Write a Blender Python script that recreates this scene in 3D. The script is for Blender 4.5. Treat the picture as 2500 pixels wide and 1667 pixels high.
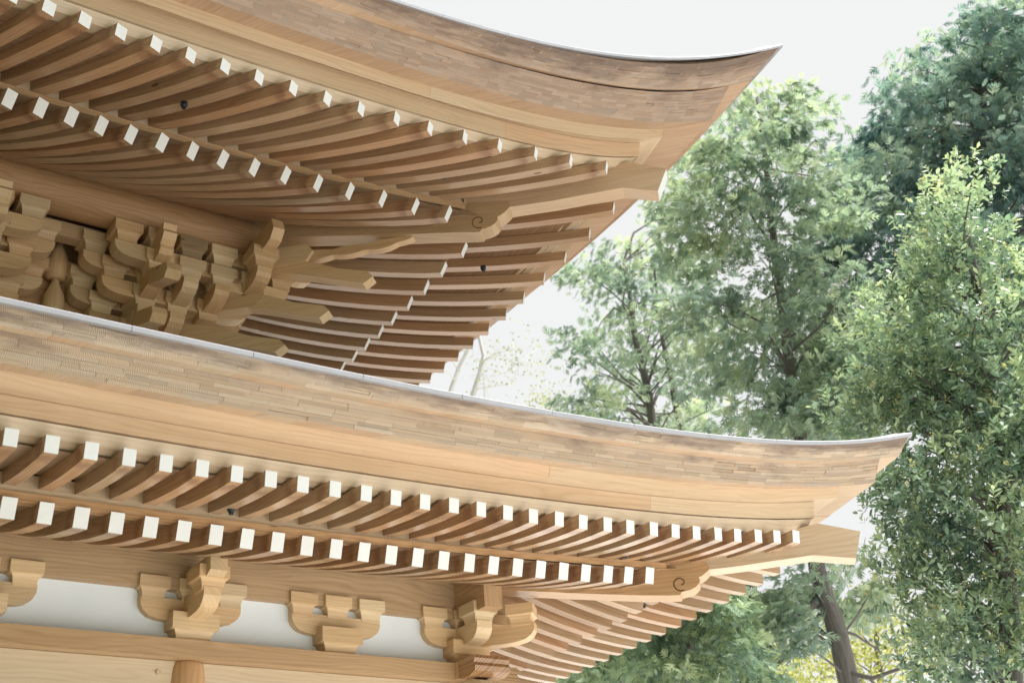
import bpy, math, random
import numpy as np
from mathutils import Vector, Matrix

random.seed(7)
rng = np.random.default_rng(11)
for o in list(bpy.data.objects):
    bpy.data.objects.remove(o, do_unlink=True)
scene = bpy.context.scene
COL = scene.collection

# ------------------------------------------------------------------ camera
U = 0.2                    # metres per rafter pitch (building unit)
CAMZ = 1.6                 # eye height
YAW, PITCH, ROLL, FPX = 0.931909, 0.474108, -0.078342, 3119.76
_f = Vector((math.cos(PITCH) * math.cos(YAW), math.cos(PITCH) * math.sin(YAW), math.sin(PITCH)))
_r = Vector((math.sin(YAW), -math.cos(YAW), 0.0))
_u = _r.cross(_f)
_c, _s = math.cos(ROLL), math.sin(ROLL)
CR, CU = _c * _r + _s * _u, -_s * _r + _c * _u
cam_d = bpy.data.cameras.new('camera')
cam_d.sensor_width = 36.0
cam_d.sensor_fit = 'HORIZONTAL'
cam_d.lens = 36.0 * FPX / 2500.0
cam_d.clip_start, cam_d.clip_end = 0.05, 3000.0
cam_d.dof.use_dof = True
cam_d.dof.focus_distance = 9.2
cam_d.dof.aperture_fstop = 2.6
cam = bpy.data.objects.new('camera', cam_d)
COL.objects.link(cam)
cam.matrix_world = Matrix(((CR.x, CU.x, -_f.x, 0), (CR.y, CU.y, -_f.y, 0), (CR.z, CU.z, -_f.z, CAMZ), (0, 0, 0, 1)))
scene.camera = cam

# ------------------------------------------------------------------ sky
world = bpy.data.worlds.new('World')
scene.world = world
world.use_nodes = True
SUN_EL, SUN_AZ = math.radians(66), math.radians(-38)   # azimuth of the sun, measured from +X towards +Y
nt = world.node_tree
nt.nodes.clear()
n_out = nt.nodes.new('ShaderNodeOutputWorld')
n_bg = nt.nodes.new('ShaderNodeBackground')
n_sky = nt.nodes.new('ShaderNodeTexSky')
n_sky.sky_type = 'NISHITA'
n_sky.sun_disc = False
n_sky.sun_elevation = SUN_EL
n_sky.sun_rotation = math.pi / 2 - SUN_AZ
n_sky.dust_density = 4.0
n_mix = nt.nodes.new('ShaderNodeMix')
n_mix.data_type = 'RGBA'
n_mix.inputs[0].default_value = 0.93
n_mix.inputs[7].default_value = (8.1, 8.15, 8.05, 1)      # the even white overcast
nt.links.new(n_sky.outputs[0], n_mix.inputs[6])
nt.links.new(n_mix.outputs[2], n_bg.inputs[0])
n_bg.inputs[1].default_value = 0.0535
nt.links.new(n_bg.outputs[0], n_out.inputs[0])

sun_d = bpy.data.lights.new('sun', 'SUN')
sun_d.energy = 5.0
sun_d.angle = math.radians(28)
sun_d.color = (1.0, 0.985, 0.96)
sun = bpy.data.objects.new('sun', sun_d)
COL.objects.link(sun)
sd = Vector((math.cos(SUN_EL) * math.cos(SUN_AZ), math.cos(SUN_EL) * math.sin(SUN_AZ), math.sin(SUN_EL)))
sun.rotation_euler = sd.to_track_quat('Z', 'Y').to_euler()
sun.location = sd * 60

scene.render.engine = 'CYCLES'
scene.cycles.max_bounces = 8
scene.cycles.diffuse_bounces = 5
scene.cycles.transparent_max_bounces = 8
scene.view_settings.view_transform = 'Standard'
scene.view_settings.look = 'None'
scene.view_settings.gamma = 1.0
scene.view_settings.exposure = 1.12

# ------------------------------------------------------------------ helpers
def lin(r, g, b):
    f = lambda c: (c / 255 / 12.92) if c <= 10 else ((c / 255 + 0.055) / 1.055) ** 2.4
    return (f(r), f(g), f(b), 1.0)

def W(p):
    return (p[0] * U, p[1] * U, p[2] * U + CAMZ)

def ray(u, v):
    return _f + CR * ((u - 1250) / FPX) - CU * ((v - 833.5) / FPX)

def at_dist(u, v, dist):
    """world point on the sight line of photo pixel u,v at horizontal distance dist (metres)"""
    r = ray(u, v)
    k = dist / math.hypot(r.x, r.y)
    return Vector((r.x * k, r.y * k, r.z * k + CAMZ))

def on_plane(u, v, axis, val):
    r = ray(u, v)
    k = val / r[axis]
    return Vector((r.x * k, r.y * k, r.z * k))

def px_of(p):
    x, y, z = p
    d = Vector((x, y, z))
    w = d.dot(_f)
    return 1250 + FPX * d.dot(CR) / w, 833.5 - FPX * d.dot(CU) / w

WM = {}
def link(name, me, parent=None, M=None, label=None, cat=None, group=None, kind=None):
    o = bpy.data.objects.new(name, me)
    COL.objects.link(o)
    M = M.copy() if M is not None else Matrix()
    if parent is not None:
        o.parent = parent
        o.matrix_parent_inverse = WM[parent.name].inverted()
    o.matrix_basis = M
    WM[o.name] = M
    if label: o['label'] = label
    if cat: o['category'] = cat
    if group: o['group'] = group
    if kind: o['kind'] = kind
    return o

class MB:
    def __init__(s):
        s.v, s.f, s.uv, s.m, s.uv2, s.col = [], [], [], [], [], []
    def face(s, pts, uvs, mat=0, uv2=None, col=0.5):
        n = len(s.v)
        s.v += [tuple(p) for p in pts]
        s.f.append(list(range(n, n + len(pts))))
        s.uv.append(uvs); s.m.append(mat)
        s.uv2.append(uv2 if uv2 else uvs)
        s.col.append(col)
    def mesh(s, name, mats, smooth=False, weld=False, recalc=True):
        me = bpy.data.meshes.new(name)
        me.from_pydata(s.v, [], s.f)
        for m in mats: me.materials.append(m)
        me.polygons.foreach_set('material_index', s.m)
        a = me.uv_layers.new(name='UVMap')
        a.data.foreach_set('uv', [c for f in s.uv for p in f for c in p])
        b = me.uv_layers.new(name='Tier')
        b.data.foreach_set('uv', [c for f in s.uv2 for p in f for c in p])
        c = me.attributes.new('var', 'FLOAT', 'FACE')
        c.data.foreach_set('value', s.col)
        if weld or recalc:
            import bmesh
            bm = bmesh.new(); bm.from_mesh(me)
            bmesh.ops.remove_doubles(bm, verts=bm.verts, dist=1e-5)
            if recalc: bmesh.ops.recalc_face_normals(bm, faces=bm.faces)
            bm.to_mesh(me); bm.free()
        if smooth:
            me.shade_smooth()
        me.update()
        return me

def sub(a, b): return (a[0]-b[0], a[1]-b[1], a[2]-b[2])
def dist(a, b): return math.sqrt(sum((a[i]-b[i])**2 for i in range(3)))
def lerp(a, b, t): return tuple(a[i] + (b[i]-a[i])*t for i in range(len(a)))

def sweep(mb, secs, mat=0, cap0=None, cap1=None, u0=0.0):
    """secs: list of closed loops (world metres) -> skin with uv u along, v round"""
    k = len(secs[0]); L = u0
    per = [0.0]
    for j in range(k): per.append(per[-1] + dist(secs[0][j], secs[0][(j+1) % k]))
    Ls = [L]
    for i in range(1, len(secs)):
        L += dist(secs[i-1][0], secs[i][0]); Ls.append(L)
    for i in range(len(secs)-1):
        for j in range(k):
            j2 = (j+1) % k
            mb.face([secs[i][j], secs[i][j2], secs[i+1][j2], secs[i+1][j]],
                    [(Ls[i], per[j]), (Ls[i], per[j+1]), (Ls[i+1], per[j+1]), (Ls[i+1], per[j])], mat)
    def cap(sec, m, L):
        c = [(L + dist(p, sec[0])*0.0, 0) for p in sec]
        b = sec[0]
        e1 = Vector(sub(sec[1], b)); l1 = e1.length or 1; e1 /= l1
        e2 = Vector(sub(sec[-1], b)); e2 -= e1*e2.dot(e1); l2 = e2.length or 1; e2 /= l2
        uv = [(Vector(sub(p, b)).dot(e1), Vector(sub(p, b)).dot(e2)) for p in sec]
        mb.face(list(sec), uv, m)
    if cap0 is not None: cap(secs[0], cap0, Ls[0])
    if cap1 is not None: cap(secs[-1], cap1, Ls[-1])

def prism(mb, poly, fn, t0, t1, mat=0, matcap=None, tstep=None):
    """poly: list of (a,b); fn(a,b,t)->units ; extruded from t0 to t1 ; grain runs along a"""
    n = len(poly)
    mc = mat if matcap is None else matcap
    for i in range(n):
        (a0, b0), (a1, b1) = poly[i], poly[(i+1) % n]
        mb.face([W(fn(a0, b0, t0)), W(fn(a1, b1, t0)), W(fn(a1, b1, t1)), W(fn(a0, b0, t1))],
                [(a0*U, (b0+t0)*U), (a1*U, (b1+t0)*U), (a1*U, (b1+t1)*U), (a0*U, (b0+t1)*U)], mat)
    for t in (t0, t1):
        mb.face([W(fn(a, b, t)) for a, b in poly], [(a*U, (b+3*t)*U) for a, b in poly], mc)

def lprism(mb, poly, axis, t0, t1, mat=0):
    """same in local metres around the origin: axis 'x': a=x ; axis 'y': a=y"""
    fn = (lambda a, b, t: (a*U, t*U, b*U)) if axis == 'x' else (lambda a, b, t: (t*U, a*U, b*U))
    n = len(poly)
    for i in range(n):
        (a0, b0), (a1, b1) = poly[i], poly[(i+1) % n]
        mb.face([fn(a0, b0, t0), fn(a1, b1, t0), fn(a1, b1, t1), fn(a0, b0, t1)],
                [(a0*U, (b0+t0)*U), (a1*U, (b1+t0)*U), (a1*U, (b1+t1)*U), (a0*U, (b0+t1)*U)], mat)
    for t in (t0, t1):
        mb.face([fn(a, b, t) for a, b in poly], [(a*U, (b+3*t)*U) for a, b in poly], mat)

def tube(mb, pts, radii, k=8, mat=0, cap=True):
    secs = []
    up = Vector((0, 0, 1))
    pv = None
    for i, p in enumerate(pts):
        a = Vector(pts[max(i-1, 0)]); b = Vector(pts[min(i+1, len(pts)-1)])
        t = (b-a).normalized()
        if pv is None:
            pv = t.cross(up if abs(t.z) < .9 else Vector((1, 0, 0))).normalized()
        else:
            pv = (pv - t*pv.dot(t)).normalized()
        w = t.cross(pv)
        secs.append([tuple(Vector(p) + (pv*math.cos(q) + w*math.sin(q))*radii[i]) for q in [2*math.pi*j/k for j in range(k)]])
    sweep(mb, secs, mat, mat if cap else None, mat if cap else None)

# ------------------------------------------------------------------ materials
def new_mat(name):
    m = bpy.data.materials.new(name); m.use_nodes = True
    nt = m.node_tree; nt.nodes.clear()
    out = nt.nodes.new('ShaderNodeOutputMaterial')
    bs = nt.nodes.new('ShaderNodeBsdfPrincipled')
    nt.links.new(bs.outputs[0], out.inputs[0])
    return m, nt, bs, out

def N(nt, t, **kw):
    n = nt.nodes.new('ShaderNode' + t)
    for k, v in kw.items(): setattr(n, k, v)
    return n

def math_n(nt, op, a, b=None, clamp=False):
    n = nt.nodes.new('ShaderNodeMath'); n.operation = op; n.use_clamp = clamp
    for i, x in enumerate((a, b)):
        if x is None: continue
        if isinstance(x, (int, float)): n.inputs[i].default_value = x
        else: nt.links.new(x, n.inputs[i])
    return n.outputs[0]

def mixc(nt, fac, a, b, mode='MIX'):
    n = nt.nodes.new('ShaderNodeMix'); n.data_type = 'RGBA'; n.blend_type = mode
    for i, x in ((0, fac), (6, a), (7, b)):
        if isinstance(x, (int, float)): n.inputs[i].default_value = x
        elif isinstance(x, tuple): n.inputs[i].default_value = x
        else: nt.links.new(x, n.inputs[i])
    return n.outputs[2]

def ramp(nt, fac, stops):
    n = nt.nodes.new('ShaderNodeValToRGB')
    el = n.color_ramp.elements
    el[0].position, el[0].color = stops[0]
    el[1].position, el[1].color = stops[1]
    for p, c in stops[2:]:
        e = el.new(p); e.color = c
    nt.links.new(fac, n.inputs[0])
    return n.outputs[0]

def wood(name, light, mid, dark, tip_stain=False, rough=0.27, ring=1.0, tint_var=0.22, weather=None):
    m, nt, bs, out = new_mat(name)
    uv = N(nt, 'UVMap', uv_map='UVMap')
    oi = N(nt, 'ObjectInfo')
    geo = N(nt, 'NewGeometry')
    add = N(nt, 'VectorMath', operation='ADD')
    nt.links.new(uv.outputs[0], add.inputs[0])
    cmb = N(nt, 'CombineXYZ')
    nt.links.new(math_n(nt, 'MULTIPLY', oi.outputs['Random'], 37.0), cmb.inputs[0])
    nt.links.new(math_n(nt, 'MULTIPLY', oi.outputs['Random'], 13.7), cmb.inputs[1])
    nt.links.new(math_n(nt, 'MULTIPLY', oi.outputs['Random'], 71.0), cmb.inputs[2])
    nt.links.new(cmb.outputs[0], add.inputs[1])
    # slow figure that bends the grain
    mp0 = N(nt, 'Mapping'); mp0.inputs['Scale'].default_value = (0.9, 5.0, 1)
    nt.links.new(add.outputs[0], mp0.inputs[0])
    n0 = N(nt, 'TexNoise'); n0.inputs['Scale'].default_value = 1.0; n0.inputs['Detail'].default_value = 2
    nt.links.new(mp0.outputs[0], n0.inputs[0])
    mp1 = N(nt, 'Mapping'); mp1.inputs['Scale'].default_value = (1.6, 55.0, 1)
    nt.links.new(add.outputs[0], mp1.inputs[0])
    n1 = N(nt, 'TexNoise'); n1.inputs['Scale'].default_value = 1.0; n1.inputs['Detail'].default_value = 4
    n1.inputs['Roughness'].default_value = 0.65
    nt.links.new(mp1.outputs[0], n1.inputs[0])
    # rings: bands across the board, bent by the figure
    sep = N(nt, 'SeparateXYZ'); nt.links.new(add.outputs[0], sep.inputs[0])
    ph = math_n(nt, 'ADD', math_n(nt, 'MULTIPLY', sep.outputs[1], 190.0), math_n(nt, 'MULTIPLY', n0.outputs[0], 46.0))
    band = math_n(nt, 'MULTIPLY_ADD', math_n(nt, 'SINE', ph), 0.5); 
    band.node.inputs[2].default_value = 0.5
    band = math_n(nt, 'POWER', band, 3.0)
    g = math_n(nt, 'ADD', math_n(nt, 'MULTIPLY', n1.outputs[0], 0.75), math_n(nt, 'MULTIPLY', band, 0.16 * ring), clamp=True)
    g = math_n(nt, 'ADD', g, math_n(nt, 'MULTIPLY', math_n(nt, 'SUBTRACT', n0.outputs[0], 0.5), 0.5), clamp=True)
    col = ramp(nt, g, [(0.16, light), (0.46, mid), (0.86, dark)])
    # every timber a little different
    hs = N(nt, 'HueSaturation')
    nt.links.new(col, hs.inputs['Color'])
    v = math_n(nt, 'MULTIPLY_ADD', oi.outputs['Random'], tint_var); v.node.inputs[2].default_value = 1.0 - tint_var * 0.5
    nt.links.new(v, hs.inputs['Value'])
    r2 = math_n(nt, 'FRACT', math_n(nt, 'MULTIPLY', oi.outputs['Random'], 17.3))
    h = math_n(nt, 'MULTIPLY_ADD', r2, 0.014); h.node.inputs[2].default_value = 0.493
    nt.links.new(h, hs.inputs['Hue'])
    sx = math_n(nt, 'MULTIPLY_ADD', r2, -0.2); sx.node.inputs[2].default_value = 1.06
    nt.links.new(sx, hs.inputs['Saturation'])
    col = hs.outputs[0]
    # knots
    mpk = N(nt, 'Mapping'); mpk.inputs['Scale'].default_value = (2.2, 5.5, 1)
    nt.links.new(add.outputs[0], mpk.inputs[0])
    vk = N(nt, 'TexVoronoi'); vk.inputs['Scale'].default_value = 1.0
    nt.links.new(mpk.outputs[0], vk.inputs[0])
    kn = math_n(nt, 'LESS_THAN', vk.outputs['Distance'], 0.085)
    rk = N(nt, 'SeparateColor'); nt.links.new(vk.outputs['Color'], rk.inputs[0])
    kn = math_n(nt, 'MULTIPLY', kn, math_n(nt, 'GREATER_THAN', rk.outputs[0], 0.78))
    col = mixc(nt, math_n(nt, 'MULTIPLY', kn, 0.7), col, (0.10, 0.05, 0.025, 1))
    if tip_stain:
        su = N(nt, 'SeparateXYZ'); nt.links.new(uv.outputs[0], su.inputs[0])
        mps = N(nt, 'Mapping'); mps.inputs['Scale'].default_value = (9, 14, 1)
        nt.links.new(add.outputs[0], mps.inputs[0])
        ns = N(nt, 'TexNoise'); ns.inputs['Scale'].default_value = 1.0; ns.inputs['Detail'].default_value = 6; ns.inputs['Roughness'].default_value = 0.7
        nt.links.new(mps.outputs[0], ns.inputs[0])
        x = math_n(nt, 'ADD', su.outputs[0], math_n(nt, 'MULTIPLY', math_n(nt, 'SUBTRACT', ns.outputs[0], 0.5), 0.22))
        up = N(nt, 'MapRange', interpolation_type='SMOOTHSTEP'); up.inputs[1].default_value = 0.035; up.inputs[2].default_value = 0.10
        nt.links.new(x, up.inputs[0])
        dn = N(nt, 'MapRange', interpolation_type='SMOOTHSTEP'); dn.inputs[1].default_value = 0.24; dn.inputs[2].default_value = 0.11
        nt.links.new(x, dn.inputs[0])
        st = math_n(nt, 'MULTIPLY', up.outputs[0], dn.outputs[0])
        st = math_n(nt, 'MULTIPLY', st, math_n(nt, 'MULTIPLY', ns.outputs[0], 1.25), clamp=True)
        col = mixc(nt, st, col, (0.19, 0.09, 0.05, 1))
    nt.links.new(col, bs.inputs['Base Color'])
    bs.inputs['Roughness'].default_value = rough
    bs.inputs['Specular IOR Level'].default_value = 0.5
    bp = N(nt, 'Bump'); bp.inputs['Strength'].default_value = 0.10; bp.inputs['Distance'].default_value = 0.0015
    nt.links.new(g, bp.inputs['Height'])
    nt.links.new(bp.outputs[0], bs.inputs['Normal'])
    return m

def endgrain(name, c0, c1, cd, pink):
    """sawn shingle ends: ring lines that turn from piece to piece, weather stain under the flashing"""
    m, nt, bs, out = new_mat(name)
    uv = N(nt, 'UVMap', uv_map='UVMap')
    t = N(nt, 'UVMap', uv_map='Tier')
    at = N(nt, 'Attribute', attribute_name='var')
    sep = N(nt, 'SeparateXYZ'); nt.links.new(uv.outputs[0], sep.inputs[0])
    nb = N(nt, 'TexNoise'); nb.inputs['Scale'].default_value = 9.0; nb.inputs['Detail'].default_value = 3
    nt.links.new(uv.outputs[0], nb.inputs[0])
    ph = math_n(nt, 'ADD', math_n(nt, 'MULTIPLY', sep.outputs[0], 720.0), math_n(nt, 'MULTIPLY', nb.outputs[0], 34.0))
    band = math_n(nt, 'MULTIPLY_ADD', math_n(nt, 'SINE', ph), 0.5); band.node.inputs[2].default_value = 0.5
    col = mixc(nt, math_n(nt, 'MULTIPLY', math_n(nt, 'POWER', band, 2.0), 0.95), c0, c1)
    col = mixc(nt, math_n(nt, 'MULTIPLY', nb.outputs[0], 0.55), col, pink)
    v = math_n(nt, 'MULTIPLY_ADD', at.outputs['Fac'], 0.28); v.node.inputs[2].default_value = 0.86
    hs = N(nt, 'HueSaturation'); nt.links.new(col, hs.inputs['Color']); nt.links.new(v, hs.inputs['Value'])
    sv = math_n(nt, 'MULTIPLY_ADD', math_n(nt, 'FRACT', math_n(nt, 'MULTIPLY', at.outputs['Fac'], 7.7)), 0.24); sv.node.inputs[2].default_value = 0.86
    nt.links.new(sv, hs.inputs['Saturation'])
    col = hs.outputs[0]
    # stain
    ts = N(nt, 'SeparateXYZ'); nt.links.new(t.outputs[0], ts.inputs[0])
    mp = N(nt, 'Mapping'); mp.inputs['Scale'].default_value = (1.1, 0.9, 1); nt.links.new(t.outputs[0], mp.inputs[0])
    n2 = N(nt, 'TexNoise'); n2.inputs['Scale'].default_value = 1.6; n2.inputs['Detail'].default_value = 5; n2.inputs['Roughness'].default_value = 0.65
    nt.links.new(mp.outputs[0], n2.inputs[0])
    a = math_n(nt, 'ADD', ts.outputs[1], math_n(nt, 'MULTIPLY', math_n(nt, 'SUBTRACT', n2.outputs[0], 0.5), 2.6))
    mr = N(nt, 'MapRange', interpolation_type='SMOOTHSTEP'); mr.inputs[1].default_value = 0.28; mr.inputs[2].default_value = 1.0
    nt.links.new(a, mr.inputs[0])
    col = mixc(nt, math_n(nt, 'MULTIPLY', mr.outputs[0], 0.7), col, cd)
    nt.links.new(col, bs.inputs['Base Color'])
    bs.inputs['Roughness'].default_value = 0.8
    bs.inputs['Specular IOR Level'].default_value = 0.15
    bp = N(nt, 'Bump'); bp.inputs['Strength'].default_value = 0.35; bp.inputs['Distance'].default_value = 0.002
    nt.links.new(band, bp.inputs['Height']); nt.links.new(bp.outputs[0], bs.inputs['Normal'])
    return m

def plain(name, col, rough=0.6, noise=0.0, scale=4.0, metal=0.0, spec=0.3):
    m, nt, bs, out = new_mat(name)
    if noise:
        tc = N(nt, 'TexCoord')
        n = N(nt, 'TexNoise'); n.inputs['Scale'].default_value = scale; n.inputs['Detail'].default_value = 5
        nt.links.new(tc.outputs['Object'], n.inputs[0])
        c = mixc(nt, n.outputs[0], tuple(x*(1-noise) for x in col[:3]) + (1,), tuple(min(1, x*(1+noise)) for x in col[:3]) + (1,))
        nt.links.new(c, bs.inputs['Base Color'])
    else:
        bs.inputs['Base Color'].default_value = col
    bs.inputs['Roughness'].default_value = rough
    bs.inputs['Metallic'].default_value = metal
    bs.inputs['Specular IOR Level'].default_value = spec
    return m

M_RAFTER = wood('cypress_rafter', (0.45, 0.298, 0.178, 1), (0.375, 0.235, 0.13, 1), (0.265, 0.152, 0.076, 1), tip_stain=True, tint_var=0.3)
M_RAFTER_DRY = wood('cypress_rafter_unstained', (0.45, 0.298, 0.178, 1), (0.375, 0.235, 0.13, 1), (0.265, 0.152, 0.076, 1), tint_var=0.3)
M_BOARD = wood('cypress_board', (0.62, 0.475, 0.325, 1), (0.55, 0.402, 0.258, 1), (0.425, 0.292, 0.176, 1), tint_var=0.06, rough=0.38)
M_PURLIN = wood('cypress_purlin', (0.46, 0.292, 0.148, 1), (0.385, 0.23, 0.108, 1), (0.275, 0.152, 0.064, 1), ring=1.5, tint_var=0.1, rough=0.6)
M_BEAM = wood('cypress_beam', (0.52, 0.35, 0.195, 1), (0.445, 0.282, 0.145, 1), (0.325, 0.19, 0.09, 1), ring=1.3, tint_var=0.14, rough=0.4)
M_BLOCK = wood('cypress_block', (0.63, 0.465, 0.275, 1), (0.555, 0.39, 0.213, 1), (0.435, 0.285, 0.14, 1), tint_var=0.24, rough=0.5)
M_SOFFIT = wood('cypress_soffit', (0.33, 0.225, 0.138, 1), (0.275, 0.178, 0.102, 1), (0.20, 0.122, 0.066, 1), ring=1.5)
M_SHIN_SIDE = wood('cedar_shingle_side', (0.51, 0.378, 0.262, 1), (0.44, 0.312, 0.205, 1), (0.31, 0.205, 0.125, 1), ring=0.8, tint_var=0.2, rough=0.5)
M_SHIN_L = endgrain('cedar_shingle_ends_lower', (0.53, 0.44, 0.325, 1), (0.19, 0.132, 0.088, 1), (0.105, 0.075, 0.068, 1), (0.43, 0.315, 0.255, 1))
M_SHIN_U = endgrain('cedar_shingle_ends_upper', (0.45, 0.345, 0.268, 1), (0.19, 0.128, 0.092, 1), (0.125, 0.088, 0.076, 1), (0.37, 0.262, 0.205, 1))
M_OLD = wood('weathered_end', (0.42, 0.27, 0.14, 1), (0.33, 0.19, 0.09, 1), (0.17, 0.085, 0.04, 1), ring=2.0)
M_WHITE = plain('white_paint', (0.72, 0.745, 0.75, 1), 0.55, 0.05, 22)
M_PLASTER = plain('white_plaster', (0.735, 0.79, 0.845, 1), 0.9, 0.06, 4)
M_FLASH = plain('grey_flashing', (0.33, 0.335, 0.36, 1), 0.5, 0.12, 9, metal=0.2)
M_BLACK = plain('black_plastic', (0.015, 0.02, 0.028, 1), 0.5)
M_ROOF = plain('roof_shingles', (0.22, 0.17, 0.13, 1), 0.9, 0.2, 5)
M_GROOVE_SHADE = plain('groove_shade', (0.12, 0.062, 0.03, 1), 0.9)
M_WIRE = plain('dark_wire', (0.05, 0.06, 0.08, 1), 0.5)
M_BOUNCE = plain('bounce_gravel', (0.76, 0.745, 0.71, 1), 0.95, 0.1, 12)  # brightened to bounce light up to the eaves
M_SKY_BLOCK = plain('sky_block_green', (0.055, 0.075, 0.04, 1), 0.95, 0.4, .3)  # dark, so the added slopes throw back little light
M_MOSS = plain('moss_and_earth', (0.10, 0.105, 0.06, 1), 0.95, 0.3, 2)

# ------------------------------------------------------------------ ground
def ground_mesh():
    mb = MB()
    R0 = 1500
    mb.face([(-R0, -R0, 0), (R0, -R0, 0), (R0, R0, 0), (-R0, R0, 0)], [(0, 0), (1, 0), (1, 1), (0, 1)])
    return mb.mesh('ground', [M_MOSS], recalc=False)
link('ground', ground_mesh(), kind='structure')
def court_mesh():  # unseen bright ground laid right and front to bounce light under the eaves
    mb = MB()
    mb.face([(1.5, -22, .004), (40, -22, .004), (40, 34, .004), (1.5, 34, .004)], [(0, 0), (1, 0), (1, 1), (0, 1)])
    return mb.mesh('bounce_court', [M_BOUNCE], recalc=False)
link('bounce_court', court_mesh(), kind='structure')
def sky_block_mesh():
    # unseen dark slopes added to block low sky light left, behind and right
    mb = MB()
    az = [math.radians(98 + 240*i/60) for i in range(61)]
    rows = []
    for j, (r, h) in enumerate(((30, -.5), (36, 3.0), (44, 9.0), (54, 15.0), (70, 20.0), (95, 22.0))):
        q = lambda a: 1 - .42*math.exp(-((a-math.radians(195))/.9)**2)
        rows.append([(q(a)*r*math.cos(a)*(1+.06*math.sin(5*a+j)), q(a)*r*math.sin(a)*(1+.06*math.cos(4*a+j)), h*(1+.15*math.sin(7*a+j*1.3)) if j else h) for a in az])
    for j in range(5):
        for i in range(60):
            mb.face([rows[j][i], rows[j][i+1], rows[j+1][i+1], rows[j+1][i]], [(i, j), (i+1, j), (i+1, j+1), (i, j+1)])
    return mb.mesh('sky_block_slope', [M_SKY_BLOCK], smooth=True)
link('sky_block_slope', sky_block_mesh(), kind='structure')

# ================================================================== PAGODA
MH = 67.8303          # the hip plane is x + y = MH
CX = 9.0
FANX, FANY = -7.0, 74.83
PAR = {
 'LflT': (28.1, 0, (15.617, 1.1659, 1.0275, 0.6027)), 'Lt2B': (28.54, 0, (15.1308, 1.4592, -0.0948, 1.0481)),
 'Lt1T': (29.06, 0, (15.2615, 1.4912, -0.6574, 1.4354)), 'Lt1B': (29.33, 0, (14.5317, 1.2211, 0.1115, 0.7026)),
 'Lb3T': (30.28, 0, (14.8094, 1.1438, 0, 0.6546)), 'Lb3B': (30.36, 0, (14.4671, 0.95, 0, 0.78)),
 'Lb2T': (31.01, 0, (14.5237, 1.0318, 0, 0.5964)), 'Lb2B': (31.11, 0, (14.0262, 0.971, 0, 0.4848)),
 'LkB': (31.35, 0, (13.6775, 0.7926, 0, 0.5244)),
 'UflT': (29.32, 2.05, (33.1289, 2.2655, 0.4463, 2.2205)), 'Ut2B': (30.52, 1.4, (32.7847, -0.1374, 3.6385, 0.0517)),
 'Ut1T': (31.2, 1.0, (32.4927, 2.0248, 0, 1.7367)), 'Ut1B': (32.0, 0.9, (31.5759, 1.6789, 0.099, 1.1627)),
 'Ub3T': (33.49, 0.1, (31.6727, 1.2835, 0.9506, 0.5687)), 'Ub3B': (33.57, 0.1, (31.1752, 1.20, 0.5, 1.18)),
 'Ub2T': (34.3, 0.1, (31.8582, 0.8556, 0, 1.2197)), 'Ub2B': (34.43, 0.1, (30.9107, 1.6181, -1.2776, 1.9498)),
 'UkB': (34.85, 0.0, (30.5836, 1.594, -0.814, 1.3903)),
}
def edge(key, u):
    Y, dy, c = PAR[key]
    X = CX + u * (MH - Y - CX)
    q = max(0.0, u)
    return (X, Y + dy * (1 - min(1, q)**4), c[0] + c[1]*q**2 + c[2]*q**4 + c[3]*q**6)
def mir(p): return (MH - p[1], MH - p[0], p[2])
SIDES = (lambda p: p, mir)

pag = link('wooden_pagoda', None, M=Matrix.Translation((FANX*U, FANY*U, 0)), cat='pagoda',
           label='unpainted cypress temple pagoda with two tiers of deep curved eaves and white-tipped rafters')

# ---------------------------------------------------------------- roofs: cover, boards, shingles, flashing
UMIN = -0.55
def roof_cover(pre, slope, curve, depth):
    mb = MB()
    nu, nd = 24, 8
    for sd in SIDES:
        g = []
        for i in range(nu+1):
            u = UMIN + (1-UMIN)*i/nu
            row = []
            for j in range(nd+1):
                d = depth * j/nd
                X0, Y0, Z0 = edge(pre+'flT', u)
                Y = Y0 + d + 0.15
                X = CX + u*(MH - Y - CX) if u > 0 else X0
                zc = edge(pre+'flT', 0)[2]
                fade = max(0, 1 - d/(0.8*depth))
                row.append(W(sd((X, Y, zc - 0.03 + (Z0-zc)*fade + slope*d + curve*d*d))))
            g.append(row)
        for i in range(nu):
            for j in range(nd):
                mb.face([g[i][j], g[i+1][j], g[i+1][j+1], g[i][j+1]], [(i, j), (i+1, j), (i+1, j+1), (i, j+1)])
    return mb.mesh(pre+'roof_cover', [M_ROOF], smooth=True)
lower_roof = link('lower_roof', roof_cover('L', .10, .006, 24), pag)
upper_roof = link('upper_roof', roof_cover('U', .12, .006, 36), pag)
lower_roof['label'] = 'lower roof tier with thick shingle edge and two rows of rafters'
upper_roof['label'] = 'upper roof tier with fanned rafters and upswept corner'
ROOF = {'L': lower_roof, 'U': upper_roof}

def off(p, dy, dz): return (p[0], p[1]+dy, p[2]+dz)
def band(pre, secfn, u0, u1, name, mat, parent, n=26):
    for si, sd in enumerate(SIDES):
        mb = MB()
        secs = []
        n = 44
        for i in range(n+1):
            u = u0 + (u1-u0)*i/n
            secs.append([W(sd(p)) for p in secfn(u)])
        sweep(mb, secs, 0, 0, 0, u0=u0*8)
        link(name, mb.mesh(name, [mat]), parent)

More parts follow.
